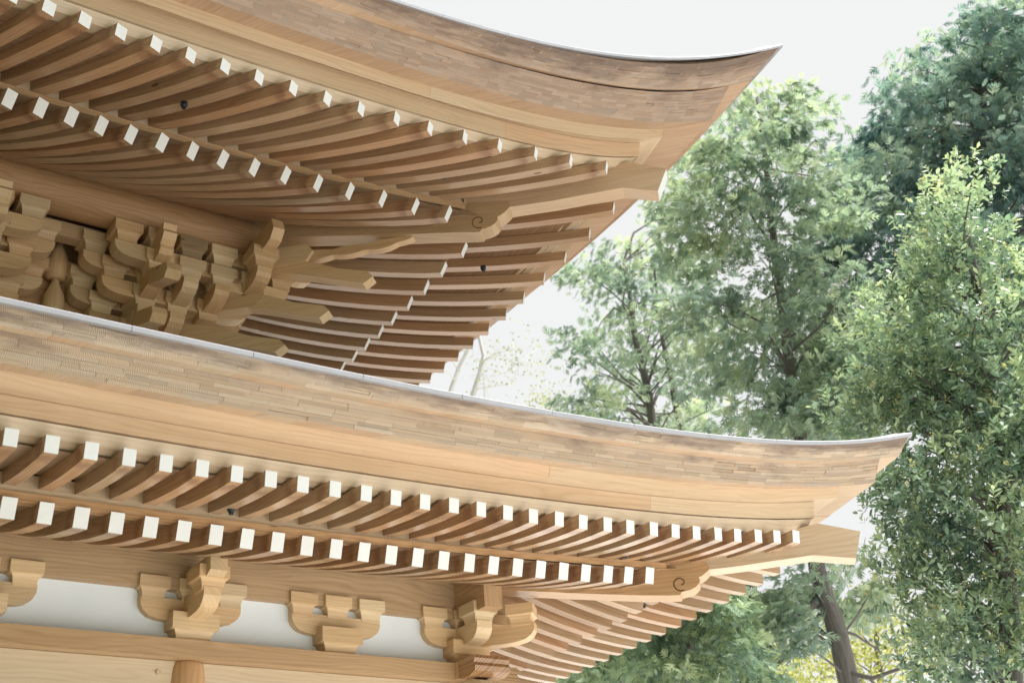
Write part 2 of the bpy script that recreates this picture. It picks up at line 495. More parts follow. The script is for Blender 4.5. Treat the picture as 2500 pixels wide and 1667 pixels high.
def hipfix(p, q):
    """p moved inwards by dy keeps the mitre on the hip plane"""
    return p
def sec_k(pre):
    def f(u):
        a, b = edge(pre+'kB', u), edge(pre+'b2B', u)
        def inn(p, d, dz):
            Y = p[1]+d
            X = CX + u*(MH - Y - CX) if u > 0 else p[0]
            return (X, Y, p[2]+dz)
        return [a, inn(b, .05, -.01), inn(b, .75, .05), inn(a, .62, -.09)]
    return f
def sec_2(pre):
    def f(u):
        a, b = edge(pre+'b2B', u), edge(pre+'b2T', u)
        def inn(p, d, dz):
            Y = p[1]+d
            X = CX + u*(MH - Y - CX) if u > 0 else p[0]
            return (X, Y, p[2]+dz)
        return [inn(a, -.03, .025), inn(b, 0, -.005), inn(b, .8, .1), inn(a, .8, .06)]
    return f
def sec_3(pre):
    def f(u):
        a, b, c = edge(pre+'b3B', u), edge(pre+'b3T', u), edge(pre+'b2T', u)
        def inn(p, d, dz):
            Y = p[1]+d
            X = CX + u*(MH - Y - CX) if u > 0 else p[0]
            return (X, Y, p[2]+dz)
        return [a, inn(b, 0, 0), inn(b, 1.7, .3), inn(c, .5, .16), inn(c, .0, .006)]
    return f
for pre in 'LU':
    for (u0, u1) in ((UMIN, 0.512), (0.5126, 1.0)):
        band(pre, sec_3(pre), u0, u1, 'eave_board', M_BOARD, ROOF[pre])
    for (u0, u1) in ((UMIN, 0.70), (0.7004, 1.0)):
        band(pre, sec_2(pre), u0, u1, 'eave_board', M_BOARD, ROOF[pre])
    for (u0, u1) in ((UMIN, 1.0),):
        band(pre, sec_k(pre), u0, u1, 'eave_board', M_BOARD, ROOF[pre])

# shingles -------------------------------------------------------
def shingles(pre, tiers, L0, L1, mat):
    pieces = []          # (pixel area, faces)
    rest_side = MB()
    for ti, (kb, kt, kin, courses) in enumerate(tiers):
        for si, sd in enumerate(SIDES):
            for c in range(courses):
                v0, v1 = c/courses, (c+1)/courses
                length = MH - PAR[pre+kb][0] - CX
                x = UMIN*length + random.uniform(0, L0)
                mul = 1.0 if si == 0 else 1.6
                while x < length - .02:
                    step = random.uniform(L0, L1)*mul
                    if random.random() < .16: step *= .5
                    x1 = min(x+step, length)
                    if length - x1 < .25: x1 = length
                    ua, ub = x/length, x1/length
                    gap = .003/length
                    d = random.uniform(-.012, .006) + (0.014 if c == 0 else 0)
                    if random.random() < .03: d -= .03
                    def P(u, v, back):
                        B, T, I = edge(pre+kb, u), edge(pre+kt, u), edge(pre+kin, u)
                        p = lerp(B, T, v)
                        if back:
                            q = (I[1]-B[1])*1.35
                            Y = p[1] + q
                            X = CX + u*(MH - Y - CX) if u > 0 else p[0]
                            return W(sd((X, Y, p[2] + (I[2]-B[2])*1.35)))
                        return W(sd((p[0], p[1]-d, p[2])))
                    e = 0.02*(v1-v0)
                    c4 = [(ua+gap, v0+e*.4), (ub-gap, v0+e*.4), (ub-gap, v1-e), (ua+gap, v1-e)]
                    F = [P(u, v, False) for u, v in c4]; Bk = [P(u, v, True) for u, v in c4]
                    ang = random.choice((0, 0, .15, .3, .55, .8, -.2, -.4, -.7)) + random.uniform(-.1, .1)
                    ca, sa = math.cos(ang), math.sin(ang)
                    ox, oy = random.uniform(0, 50), random.uniform(0, 50)
                    wlen, hh = dist(F[0], F[1]), dist(F[0], F[3])
                    uvf = [(ox + a*ca - b*sa, oy + a*sa + b*ca) for a, b in ((0, 0), (wlen, 0), (wlen, hh), (0, hh))]
                    tv = lambda v: (.22 + v*.9) if ti == 1 else v*0.42
                    tier = [(x*U, tv(v0)), (x1*U, tv(v0)), (x1*U, tv(v1)), (x*U, tv(v1))]
                    var = random.random()
                    dep = dist(F[0], Bk[0])
                    sideuv = [(oy, ox), (oy, ox+wlen), (oy+dep, ox+wlen), (oy+dep, ox)]
                    fs = [(F, uvf, 0, tier), ([F[0], Bk[0], Bk[1], F[1]], [(oy, ox), (oy+dep, ox), (oy+dep, ox+wlen), (oy, ox+wlen)], 1, None),
                          ([F[3], F[2], Bk[2], Bk[3]], [(oy, ox), (oy, ox+wlen), (oy+dep, ox+wlen), (oy+dep, ox)], 1, None),
                          ([F[0], F[3], Bk[3], Bk[0]], [(oy, ox), (oy, ox+hh), (oy+dep, ox+hh), (oy+dep, ox)], 1, None),
                          ([F[1], Bk[1], Bk[2], F[2]], [(oy, ox), (oy+dep, ox), (oy+dep, ox+hh), (oy, ox+hh)], 1, None)]
                    if si == 0:
                        pp = [px_of((q[0], q[1], q[2]-CAMZ)) for q in F]
                        inside = all(-20 < a < 2520 and -20 < b < 1687 for a, b in pp)
                        ar = abs(sum(pp[i][0]*pp[(i+1) % 4][1] - pp[(i+1) % 4][0]*pp[i][1] for i in range(4)))/2 if inside else 0
                        pieces.append((ar, fs, var))
                    else:
                        for ff in fs: rest_side.face(ff[0], ff[1], ff[2], ff[3], var)
                    x = x1
    return pieces, rest_side
TL = (('t1B', 't1T', 'b3T', 7), ('t2B', 'flT', 't1T', 6))
TU = (('t1B', 't1T', 'b3T', 10), ('t2B', 'flT', 't1T', 8))
allp = []
for pre, T, a, b, mat in (('L', TL, .75, 1.6, M_SHIN_L), ('U', TU, .45, 1.05, M_SHIN_U)):
    ps, rs = shingles(pre, T, a, b, mat)
    allp += [(ar, fs, var, pre, mat) for ar, fs, var in ps]
    link('side_shingles', rs.mesh('side_shingles', [mat, M_SHIN_SIDE], recalc=False), ROOF[pre], kind='stuff')
allp.sort(key=lambda t: -t[0])
rest = {'L': MB(), 'U': MB()}
for i, (ar, fs, var, pre, mat) in enumerate(allp):
    if i < 290:
        mb = MB()
        for ff in fs: mb.face(ff[0], ff[1], ff[2], ff[3], var)
        link('shingle', mb.mesh('shingle', [mat, M_SHIN_SIDE], recalc=False), ROOF[pre])
    else:
        for ff in fs: rest[pre].face(ff[0], ff[1], ff[2], ff[3], var)
for pre, mat in (('L', M_SHIN_L), ('U', M_SHIN_U)):
    link('small_shingles', rest[pre].mesh('small_shingles', [mat, M_SHIN_SIDE], recalc=False), ROOF[pre], kind='stuff')

# flashing -------------------------------------------------------
for pre in 'LU':
    length = MH - PAR[pre+'flT'][0] - CX
    for si, sd in enumerate(SIDES):
        xs = []
        x = -13.0 if pre == 'L' else -12.2
        while x < length - 1.2:
            xs.append(x); x += 3.27 if pre == 'L' else 3.15
        xs.append(length)
        for i in range(len(xs)-1):
            mb = MB(); secs = []
            for k in range(7):
                u = (xs[i] + .008 + (xs[i+1]-xs[i]-.016)*k/6)/length
                p = edge(pre+'flT', u)
                def inn(d, dz):
                    Y = p[1]+d
                    X = CX + u*(MH - Y - CX) if u > 0 else p[0]
                    return W(sd((X, Y, p[2]+dz)))
                secs.append([inn(-.025, -.135), inn(-.04, -.01), inn(-.02, .012), inn(.5, .05), inn(.5, -.02), inn(.3, -.10)])
            sweep(mb, secs, 0, 0, 0)
            link('flashing', mb.mesh('flashing', [M_FLASH]), ROOF[pre])

# ---------------------------------------------------------------- rafters
LF = dict(X0=7.1145, Y=30.661, w=.3505, h=.4569, t=.1369, c=(13.4652, .9126, .2633, .3053))
LB = dict(X0=8.1514, Y=34.4652, w=.406, h=.5929, t=.2896, c=(13.1307, .9122, -.5634, .6694))
UF = dict(Y=34.204, w=.4426, h=.472, t=.229, x=(4.5753, .0552, 20.289, 6.3658), n=17, c=(30.3426, 1.3147, 1.3564, -.6266))
UB = dict(Y=39.211, w=.4458, h=.6534, t=.4199, x=(2.2195, 1.4014, 15.014, 7.7613), n=14, c=(30.1893, 1.3256, -.5544, .3322))
def ztip(P, X):
    q = max(0, (X-CX)/(MH-P['Y']-CX)); c = P['c']
    return c[0] + c[1]*q**2 + c[2]*q**4 + c[3]*q**6
# shape: z rise against inward distance dy ; fade of the corner lift
SH = {'LF': (.06, .0195, .20, 3.7), 'LB': (.17, .018, .33, 6.1), 'UF': (.08, .0165, .44, 5.6), 'UB': (.22, .0205, .6, 7.6)}
def ztop(k, P, tipX, dy):
    a, b, fd, ref = SH[k]
    z0 = ztip(P, tipX); rise = z0 - P['c'][0]
    return z0 + a*dy + b*dy*dy - rise*fd*min(1.3, dy/ref)
def make_rafter(k, P, tipX, tan, dymax, sd, parent, n=7):
    P = dict(P); j = random.uniform(-.022, .022); P['Y'] += j; tipX = tipX - tan*j + random.uniform(-.008, .008); P['w'] *= random.uniform(.98, 1.02); P['t'] += random.uniform(-.03, .03)
    nrm = math.hypot(1, tan)
    pr = (1/nrm, tan/nrm); dr = (tan/nrm, -1/nrm)
    w, h, t = P['w'], P['h'], P['t']
    secs = []
    for i in range(n+1):
        dy = dymax*i/n
        X, Y = tipX - tan*dy, P['Y'] + dy
        z = ztop(k, P, tipX, dy)
        st = (-dr[0]*h*math.sin(t), -dr[1]*h*math.sin(t)) if i == 0 else (0, 0)
        hz = h*math.cos(t) if i == 0 else h
        A = (X-pr[0]*w/2, Y-pr[1]*w/2); B = (X+pr[0]*w/2, Y+pr[1]*w/2)
        secs.append([W(sd(q)) for q in ((A[0], A[1], z), (B[0], B[1], z), (B[0]+st[0], B[1]+st[1], z-hz), (A[0]+st[0], A[1]+st[1], z-hz))])
    mb = MB()
    sweep(mb, secs, 0, 1, 0)
    return link('rafter', mb.mesh('rafter', [M_RAFTER if sd is SIDES[0] else M_RAFTER_DRY, M_WHITE]), parent)
for sd in SIDES:
    for i in range(-9, 29):
        X = LF['X0'] + i
        make_rafter('LF', LF, X, 0, min(4.3, MH - X - LF['Y'] - .55), sd, lower_roof)
    for i in range(-9, 24):
        X = LB['X0'] + i
        make_rafter('LB', LB, X, 0, min(6.9, MH - X - LB['Y'] - .6), sd, lower_roof)
    def fanx(P, i):
        s = i/P['n']
        if i < 0: return P['x'][3] + P['x'][2]/P['n']*i
        return ((P['x'][0]*s + P['x'][1])*s + P['x'][2])*s + P['x'][3]
    for i in range(-5, 18):
        X = fanx(UF, i)
        make_rafter('UF', UF, X, (X-FANX)/(FANY-UF['Y']), 6.0, sd, upper_roof)
    for i in range(-7, 15):
        X = fanx(UB, i)
        make_rafter('UB', UB, X, (X-FANX)/(FANY-UB['Y']), 8.8, sd, upper_roof, n=9)

# soffit boards over the rafters
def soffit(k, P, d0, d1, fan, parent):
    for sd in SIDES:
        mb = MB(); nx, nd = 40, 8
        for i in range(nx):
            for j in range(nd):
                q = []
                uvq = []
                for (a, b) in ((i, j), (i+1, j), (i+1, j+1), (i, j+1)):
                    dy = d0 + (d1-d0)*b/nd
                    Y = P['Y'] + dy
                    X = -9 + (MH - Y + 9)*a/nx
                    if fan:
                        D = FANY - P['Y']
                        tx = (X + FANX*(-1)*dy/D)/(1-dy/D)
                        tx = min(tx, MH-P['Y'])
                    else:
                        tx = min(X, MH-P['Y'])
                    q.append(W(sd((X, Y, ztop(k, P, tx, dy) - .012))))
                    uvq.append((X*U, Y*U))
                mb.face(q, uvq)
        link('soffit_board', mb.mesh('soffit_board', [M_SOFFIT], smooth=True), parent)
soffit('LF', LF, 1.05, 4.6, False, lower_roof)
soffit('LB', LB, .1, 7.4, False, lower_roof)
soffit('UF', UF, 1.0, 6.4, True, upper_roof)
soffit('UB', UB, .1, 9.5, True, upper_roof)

# kioi: the board that rides on the lower rafter ends
def kioi(pre, Y, c0, c1, hh, xc, depth, parent):
    for sd in SIDES:
        mb = MB(); secs = []
        for i in range(31):
            X = -9 + (xc+9)*i/30
            z = c0 + c1*max(0, (X-CX)/(xc-CX))**2
            secs.append([W(sd(p)) for p in ((X, Y, z), (X, Y, z+hh), (X, Y+depth, z+hh+.1), (X, Y+depth, z+.12))])
        sweep(mb, secs, 0, 0, 0)
        link('fascia_board', mb.mesh('fascia_board', [M_BEAM]), parent)
        mb = MB(); secs = []
        for i in range(31):
            X = -9 + (xc+9.3)*i/30
            z = c0 + c1*max(0, (X-CX)/(xc-CX))**2 + hh - .03
            secs.append([W(sd(p)) for p in ((X, Y+.1, z), (X, Y+.16, z+.62), (X, Y+.3, z+.62), (X, Y+.3, z))])
        sweep(mb, secs, 0, 0, 0)
        link('infill_board', mb.mesh('infill_board', [M_BOARD]), parent)
kioi('L', 34.60, 13.13, .84, .25, 32.1, .7, lower_roof)
kioi('U', 39.72, 30.44, 1.24, .36, 28.15, .7, upper_roof)

# ---------------------------------------------------------------- hip rafters
def hipfn(s, z, t):       # s = x on the hip, t across (towards the camera negative)
    return (s + t*.7071, MH - s + t*.7071, z)
def hip_beam(poly, w, mats, white_edge, parent, name='hip_rafter'):
    mb = MB()
    n = len(poly)
    for i in range(n):
        a, b = poly[i], poly[(i+1) % n]
        mat = 1 if i == white_edge else 0
        L = 1.414*U
        mb.face([W(hipfn(a[0], a[1], -w/2)), W(hipfn(b[0], b[1], -w/2)), W(hipfn(b[0], b[1], w/2)), W(hipfn(a[0], a[1], w/2))],
                [(a[0]*L, a[1]*U), (b[0]*L, b[1]*U), (b[0]*L, b[1]*U+w*U), (a[0]*L, a[1]*U+w*U)], mat)
    for t in (-w/2, w/2):
        mb.face([W(hipfn(a, b, t)) for a, b in poly], [(a*1.414*U, b*U) for a, b in poly])
    return link(name, mb.mesh(name, mats), parent)
def arc(cx, cz, r, a0, a1, n, rz=None):
    rz = rz or r
    return [(cx + r*math.cos(math.radians(a0+(a1-a0)*i/n)), cz + rz*math.sin(math.radians(a0+(a1-a0)*i/n))) for i in range(n+1)]
def spiral(parent, cs, cz, r, w, z_off=0):
    pts = []
    for i in range(40):
        a = math.radians(-70 - i*9.2)
        rr = r*(1 - .0165*i) if i < 30 else r*(1-.0165*30)*(1-(i-30)*.07)
        pts.append(W(hipfn(cs + rr*math.cos(a)*.72, cz + rr*math.sin(a), -w/2 - .004)))
    mb = MB(); tube(mb, pts, [.022*U*1.1]*len(pts), 5)  # dark tube stands in for the shade inside the carved scroll
    link('scroll_shade_line', mb.mesh('scroll_shade_line', [M_GROOVE_SHADE]), parent)
# lower
baseL = [(26.0, 14.45), (28.04, 14.06), (30.2, 13.55), (31.6, 13.24), (32.6, 13.05), (32.92, 13.02), (32.97, 13.12), (33.06, 13.14)] \
        + [(33.22, 13.17), (33.36, 13.25), (33.46, 13.38), (33.49, 13.50), (33.47, 13.60), (33.55, 13.64), (33.66, 13.73), (33.75, 13.83), (33.80, 13.90)] \
        + [(33.7, 14.2), (26.0, 15.6)]
hb = hip_beam(baseL, .95, [M_BEAM, M_WHITE], -1, lower_roof)
spiral(hb, 32.97, 13.46, .30, .95)
flyL = [(30.6, 14.15), (33.82, 13.86), (34.6, 13.86), (36.5, 13.94), (37.6, 13.62), (37.84, 14.62), (36.78, 15.14), (35.5, 14.86), (33, 15.0), (30.6, 15.2)]
hip_beam(flyL, .87, [M_BOARD, M_WHITE], 4, lower_roof)  # lighter wood stands in for skylight on the jutting nose
# upper
baseU = [(17.5, 32.55), (20.5, 31.92), (23.03, 31.4), (25.8, 30.79), (27.4, 30.47), (28.0, 30.33), (28.22, 30.30), (28.28, 30.42), (28.4, 30.43)] \
        + [(28.58, 30.5), (28.72, 30.62), (28.80, 30.78), (28.80, 30.92), (28.92, 31.0), (29.05, 31.12), (29.16, 31.26), (29.23, 31.38)] \
        + [(29.2, 31.7), (17.5, 33.7)]
hb = hip_beam(baseU, .9, [M_BEAM, M_WHITE], -1, upper_roof)
spiral(hb, 28.2, 30.84, .35, .9)
flyU = [(26.0, 31.75), (29.25, 31.34), (30.73, 31.32), (32.82, 31.4), (33.88, 30.95), (34.23, 32.02), (33.02, 32.74), (31.5, 32.4), (29, 32.45), (26, 32.7)]
hip_beam(flyU, .87, [M_BOARD, M_WHITE], 4, upper_roof)  # lighter wood here too, for the open sky lighting this nose

# ---------------------------------------------------------------- bracket pieces (shared meshes, origin on the axis)
def block_mesh(name, w, hv, ht, wb, mat=None):
    """bearing block: square head, hollow taper"""
    mb = MB()
    prof = [(w/2, ht+hv), (w/2, ht), (w/2*.94, ht*.97)] + [(wb/2 + (w/2*.94-wb/2)*(1-math.sin(math.radians(a))), ht*.97*math.cos(math.radians(a))) for a in (25, 50, 72, 90)]
    secs = [[(-r*U, -r*U, z*U), (r*U, -r*U, z*U), (r*U, r*U, z*U), (-r*U, r*U, z*U)] for r, z in prof]
    for i in range(len(secs)-1):
        for j in range(4):
            j2 = (j+1) % 4
            q = [secs[i][j], secs[i][j2], secs[i+1][j2], secs[i+1][j]]
            ax = 0 if j in (0, 2) else 1
            mb.face(q, [(p[ax], p[2] + j*.31) for p in q])
    mb.face(secs[0], [(p[0], p[1]) for p in secs[0]]); mb.face(secs[-1], [(p[0], p[1]) for p in secs[-1]])
    return mb.mesh(name, [mat or M_BLOCK])
def arm_poly(h1, zb, zt, r, both=True):
    """bracket arm outline, rounded lower ends"""
    c = [(h1, zt), (h1-.02*r, zb + (zt-zb)*.62), (h1-.12*r, zb+(zt-zb)*.36), (h1-.32*r, zb+(zt-zb)*.15), (h1-.62*r, zb+(zt-zb)*.04), (h1-r, zb)]
    if both: return c + [(-a, b) for a, b in reversed(c)]
    return c
def T3(x, y, z, rot=0.0):
    return Matrix.Translation((x*U, y*U, z*U+CAMZ)) @ Matrix.Rotation(rot, 4, 'Z')
def place(name, me, parent, x, y, z, rot=0.0, sd=0, **kw):
    if sd:
        p = mir((x, y, z)); return link(name, me, parent, T3(*p, rot + math.pi/2), **kw)
    return link(name, me, parent, T3(x, y, z, rot), **kw)

# ------- lower storey
A0 = 41.0
mb = MB(); lprism(mb, arm_poly(1.78, 0, .72, .95), 'x', -.34, .34); ARM_L = mb.mesh('arm', [M_BLOCK])
mb = MB(); lprism(mb, [(.6, 0), (.6, .72)] + [(-a, b) for a, b in arm_poly(2.12, 0, .72, 1.0, False)], 'y', -.3, .3); FWD_L = mb.mesh('arm', [M_BLOCK])
SB_L = block_mesh('block', 1.06, .40, .40, .74)
BB_L = block_mesh('block', 1.62, .53, .38, 1.2)
mb = MB(); lprism(mb, [(.5, 0), (.5, .62), (-2.55, .64), (-2.6, .1), (-2.3, -.02)], 'y', -.3, .3); NOSE_L = mb.mesh('nose', [M_BLOCK])
def lower_bracket(x, fwd, corner=False, sd=0):
    root = place('bracket_arm', ARM_L, pag, x, A0, 12.0, 0, sd)
    place('bearing_block', BB_L, root, x, A0, 11.29, 0, sd)
    for dx in (-1.37, 0, 1.37):
        if dx == 0 and (fwd or corner): pass
        place('bearing_block', SB_L, root, x+dx, A0, 12.62, 0, sd)
    if fwd:
        place('forward_arm', FWD_L, root, x, A0, 12.003, 0, sd)
        place('bearing_block', SB_L, root, x, A0-1.72, 12.62, 0, sd)
        place('beam_nose', NOSE_L, root, x, A0, 13.05, 0, sd)
    return root
for sd in (0, 1):
    for x, fw in ((15.89, True), (21.37, False), (8.98, False), (2.0, True), (-5.0, False)):
        lower_bracket(x, fw, sd=sd)
# corner bracket: arms cross on the corner column
CXL = MH - A0
root = lower_bracket(CXL, False, True, 0)
place('bracket_arm', ARM_L, root, CXL, A0, 12.004, math.pi/2)
for s in (-1.37, 1.37):
    place('bearing_block', SB_L, root, CXL, A0+s, 12.621)
mb = MB(); lprism(mb, [(.6, 0), (.6, .72)] + [(-a, b) for a, b in arm_poly(3.0, 0, .72, 1.2, False)], 'y', -.3, .3); DIAG_L = mb.mesh('arm', [M_BLOCK])
place('forward_arm', DIAG_L, root, CXL, A0, 11.995, math.pi/4)
place('bearing_block', SB_L, root, CXL+1.75, A0-1.75, 12.62, math.pi/4)

# lower purlin, plate, tie beam, columns, plaster
def zpur(X): return 14.32 + .5*max(0, min(1, (X-9)/18))**1.3
for sd in SIDES:
    mb = MB(); secs = []
    for X in (-9, -2, 5, 10, 14, 18, 22, 26, 27.6, 29.28):
        zt = zpur(X) if X < 27 else 14.22
        secs.append([W(sd(p)) for p in ((X, A0-.4, 13.05), (X, A0-.4, zt+.1), (X, A0+.4, zt+.25), (X, A0+.4, 13.05))])
    sweep(mb, secs, 0, 0, 0)
    link('eave_purlin', mb.mesh('purlin', [M_PURLIN]), pag)
for k, sd in enumerate(SIDES):
    mb = MB(); e = .003*k
    secs = [[W(sd(p)) for p in ((X, A0-.8, 10.67-e), (X, A0-.8, 11.29-e), (X, A0+.8, 11.29-e), (X, A0+.8, 10.67-e))] for X in (-9, CXL+1.0)]
    sweep(mb, secs, 0, 0, 0)
    link('wall_plate', mb.mesh('plate', [M_BEAM]), pag)
    # carved, darker plate ends that cross at the corner
    mb = MB()
    poly = [(CXL+1.003, 10.67), (CXL+1.003, 11.29), (CXL+2.05, 11.33), (CXL+2.12, 11.2), (CXL+2.05, 11.05), (CXL+2.15, 10.92), (CXL+2.1, 10.74), (CXL+1.7, 10.62)]
    prism(mb, poly, lambda a, b, t, sd=sd: sd((a, t, b)), A0-.78, A0+.78)
    link('plate_end', mb.mesh('plate_end', [M_OLD]), pag)
    mb = MB()
    poly = [(-9, 9.5), (-9, 10.655), (CXL+.5, 10.655), (CXL+1.2, 10.655), (CXL+1.75, 10.5), (CXL+1.95, 10.2), (CXL+1.75, 9.85), (CXL+1.2, 9.6), (CXL+.6, 9.5)]
    prism(mb, poly, lambda a, b, t, sd=sd: sd((a, t, b)), A0-.33-.002*k, A0+.33)
    link('tie_beam', mb.mesh('tie_beam', [M_BOARD]), pag)
    # plaster
    for (x0, x1) in ((-9, 1.9), (2.1, 15.8), (16.0, CXL)):
        mb = MB()
        secs = [[W(sd(p)) for p in ((X, A0-.03, 11.2), (X, A0-.03, 13.3), (X, A0+.2, 13.3), (X, A0+.2, 11.2))] for X in (x0, x1)]
        sweep(mb, secs, 0, 0, 0)
        link('plaster_panel', mb.mesh('plaster', [M_PLASTER]), pag)
        mb = MB()
        secs = [[W(sd(p)) for p in ((X, A0+.1, -7.5), (X, A0+.1, 9.6), (X, A0+.3, 9.6), (X, A0+.3, -7.5))] for X in (x0, x1)]
        sweep(mb, secs, 0, 0, 0)
        link('wall_panel', mb.mesh('wall', [M_BOARD]), pag)
    for x in (15.89, 2.0) + ((CXL,) if k == 0 else ()):
        mb = MB()
        zs = [(-8, .70), (6, .70), (9.6, .69), (10.1, .67), (10.4, .645), (10.6, .60), (10.68, .56)]
        p0 = sd((x, A0, 0))
        secs = [[W((p0[0] + r*math.cos(a), p0[1] + r*math.sin(a), z)) for a in [2*math.pi*j/24 for j in range(24)]] for z, r in zs]
        sweep(mb, secs, 0, 0, 0)
        link('column', mb.mesh('column', [M_BEAM], smooth=True), pag)
    # little round peg in the tie beam
    mb = MB()
    p0 = sd((14.85, A0-.34, 10.25)); 
    ax = Vector((0, -1, 0)) if k == 0 else Vector((1, 0, 0))
    pw = Vector(W(p0)); tube(mb, [pw, pw + ax*.06*U], [.085*U, .08*U], 12)
    link('beam_peg', mb.mesh('peg', [M_BLOCK]), pag)

# ------- upper storey brackets
GX = [16.14, 17.61, 19.06]
PL = {3: 47.32, 2: 48.78, 1: 50.23, 0: 51.69}
TZ = {3: 31.02, 2: 29.97, 1: 28.93, 0: 27.9, -1: 26.87}
SB_U = block_mesh('block', 1.22, .45, .45, .84)
mb = MB(); lprism(mb, arm_poly(1.96, 0, .74, 1.05), 'x', -.36, .36); SARM = mb.mesh('arm', [M_BLOCK])
mb = MB(); lprism(mb, arm_poly(2.86, 0, .74, 1.05), 'x', -.36, .36); LARM = mb.mesh('arm', [M_BLOCK])
def fwd_mesh(L):
    mb = MB(); lprism(mb, [(.2, 0), (.2, .74)] + [(-a, b) for a, b in arm_poly(L, 0, .74, 1.15, False)], 'y', -.34, .34)
    return mb.mesh('arm', [M_BLOCK])
FW = {k: fwd_mesh(51.69 - PL[k] + .5) for k in (1, 2, 3)}
mb = MB(); lprism(mb, [(1.5, 0), (1.5, 1.2), (-.9, 1.35), (-1.35, 1.5), (-1.6, 1.35), (-1.5, 1.1), (-1.66, .9), (-1.5, .62), (-1.3, .45), (-1.35, .25), (-1.15, .05), (-.8, 0)], 'y', -.3, .3); NOSE_U = mb.mesh('nose', [M_BLOCK])
mb = MB(); lprism(mb, [(2.5, 1.0), (-2.25, -.62), (-2.42, -1.0), (-2.1, -1.3), (2.5, .22)], 'y', -.33, .33); TAIL = mb.mesh('tail', [M_BLOCK])
def upper_bracket(x, tails=True, sd=0):
    root = place('bracket_arm', SARM, pag, x, PL[3], TZ[3]-1.62, 0, sd)
    for dx in (-1.455, 0, 1.455):
        place('bearing_block', SB_U, root, x+dx, PL[3], TZ[3]-.9, 0, sd)
    place('beam_nose', NOSE_U, root, x, PL[3], TZ[3]-1.62, 0, sd)
    for k in (2, 1, 0):
        place('bracket_arm', SARM, root, x, PL[k], TZ[k]-1.62, 0, sd)
        place('bracket_arm', LARM, root, x, PL[k], TZ[k]+1.045-1.62, 0, sd)
        for dx in (-1.455, 0, 1.455): place('bearing_block', SB_U, root, x+dx, PL[k], TZ[k]-.9, 0, sd)
        for dx in (-2.36, -1.18, 0, 1.18, 2.36): place('bearing_block', SB_U, root, x+dx, PL[k], TZ[k]+1.045-.9, 0, sd)
    for k in (3, 2, 1):
        place('bearing_block', SB_U, root, x, PL[k], TZ[k-1]-.9, 0, sd)
        place('forward_arm', FW[k], root, x, 51.69, TZ[k-1]-1.625, 0, sd)
    if tails:
        place('tail_rafter', TAIL, root, x, PL[3], TZ[2]-.92, 0, sd)
        place('tail_rafter', TAIL, root, x, PL[2], TZ[1]-.92-.35, 0, sd)
    return root
for sd in (0, 1):
    r = upper_bracket(16.14, True, sd)
    for x in GX[1:]:
        for k in (3, 2):
            if k == 2 and x > 18: continue
            place('bearing_block', SB_U, r, x, PL[k], TZ[k-1]-.9, 0, sd)
            place('forward_arm', FW[k], r, x, 51.69, TZ[k-1]-1.622, 0, sd)
        place('bearing_block', SB_U, r, x, PL[3], TZ[3]-.9, 0, sd)
    upper_bracket(9.23, False, sd)
    upper_bracket(2.3, True, sd)
    # long ties that run through every step to the corner
    for k in (3, 2, 1, 0):
        mb = MB()
        xe = MH - PL[k] + (.3 if k < 3 else -.6)
        zb = {3: TZ[3]-1.6, 2: TZ[3]-.45, 1: TZ[2]-.45, 0: TZ[1]-.45}[k]
        zt = zb + .72
        x0 = 16.2 if k == 3 else -9
        secs = [[W(SIDES[sd](p)) for p in ((X, PL[k]-.3, zb), (X, PL[k]-.3, zt), (X, PL[k]+.3, zt), (X, PL[k]+.3, zb))] for X in (x0, xe)]
        sweep(mb, secs, 0, 0, 0)
        link('bracket_tie', mb.mesh('tie', [M_BEAM]), pag)
    # bottle struts and the body wall behind
    mb = MB()
    secs = [[W(SIDES[sd](p)) for p in ((X, 50.75, 26.5), (X, 50.75, 32.6), (X, 50.9, 32.6), (X, 50.9, 26.5))] for X in (-9, MH-50.9)]
    sweep(mb, secs, 0, 0, 0); link('bracket_board', mb.mesh('bracket_board', [M_BEAM]), pag)
    for x, y, dz in ((12.7, 50.2, 3.0), (5.7, 50.2, 3.0), (12.75, 50.35, 1.1), (5.7, 50.35, 1.1)):
        mb = MB()
        p0 = SIDES[sd]((x, y, 0))
        prof = [(26.4, .75), (27.0, .85), (27.5, .8), (27.9, .5), (28.2, .3), (28.5, .28)]
        secs = [[W((p0[0]+r*math.cos(a), p0[1]+r*math.sin(a), z)) for a in [2*math.pi*j/14 for j in range(14)]] for z, r in [(z+dz, r*.55) for z, r in prof]]
        sweep(mb, secs, 0, 0, 0); link('bottle_strut', mb.mesh('strut', [M_BLOCK], smooth=True), pag)
    mb = MB()
    secs = [[W(SIDES[sd](p)) for p in ((X, 51.95, 16), (X, 51.95, 36), (X, 52.6, 36), (X, 52.6, 16))] for X in (-9, MH-51.95)]
    sweep(mb, secs, 0, 0, 0); link('wall_panel', mb.mesh('wall', [M_BEAM]), pag)
    # round eave purlin
    mb = MB(); secs = []
    for X in (-9, 0, 8, 12, 16, 20.3, 20.9):
        c = (47.5, 32.02)
        secs.append([W(SIDES[sd]((X, c[0] + 1.0*math.cos(a), c[1] + 1.02*math.sin(a)))) for a in [2*math.pi*j/28 for j in range(28)]])
    sweep(mb, secs, 0, 0, 0)
    me = mb.mesh('purlin', [M_PURLIN], smooth=True)
    link('eave_purlin', me, pag)
    # slope of boards between purlin and wall, above the brackets
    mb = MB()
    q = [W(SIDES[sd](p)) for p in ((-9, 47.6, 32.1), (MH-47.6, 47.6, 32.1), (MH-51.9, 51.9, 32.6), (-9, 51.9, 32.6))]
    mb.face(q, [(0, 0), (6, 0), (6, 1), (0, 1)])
    link('ceiling_board', mb.mesh('ceil', [M_SOFFIT]), pag)

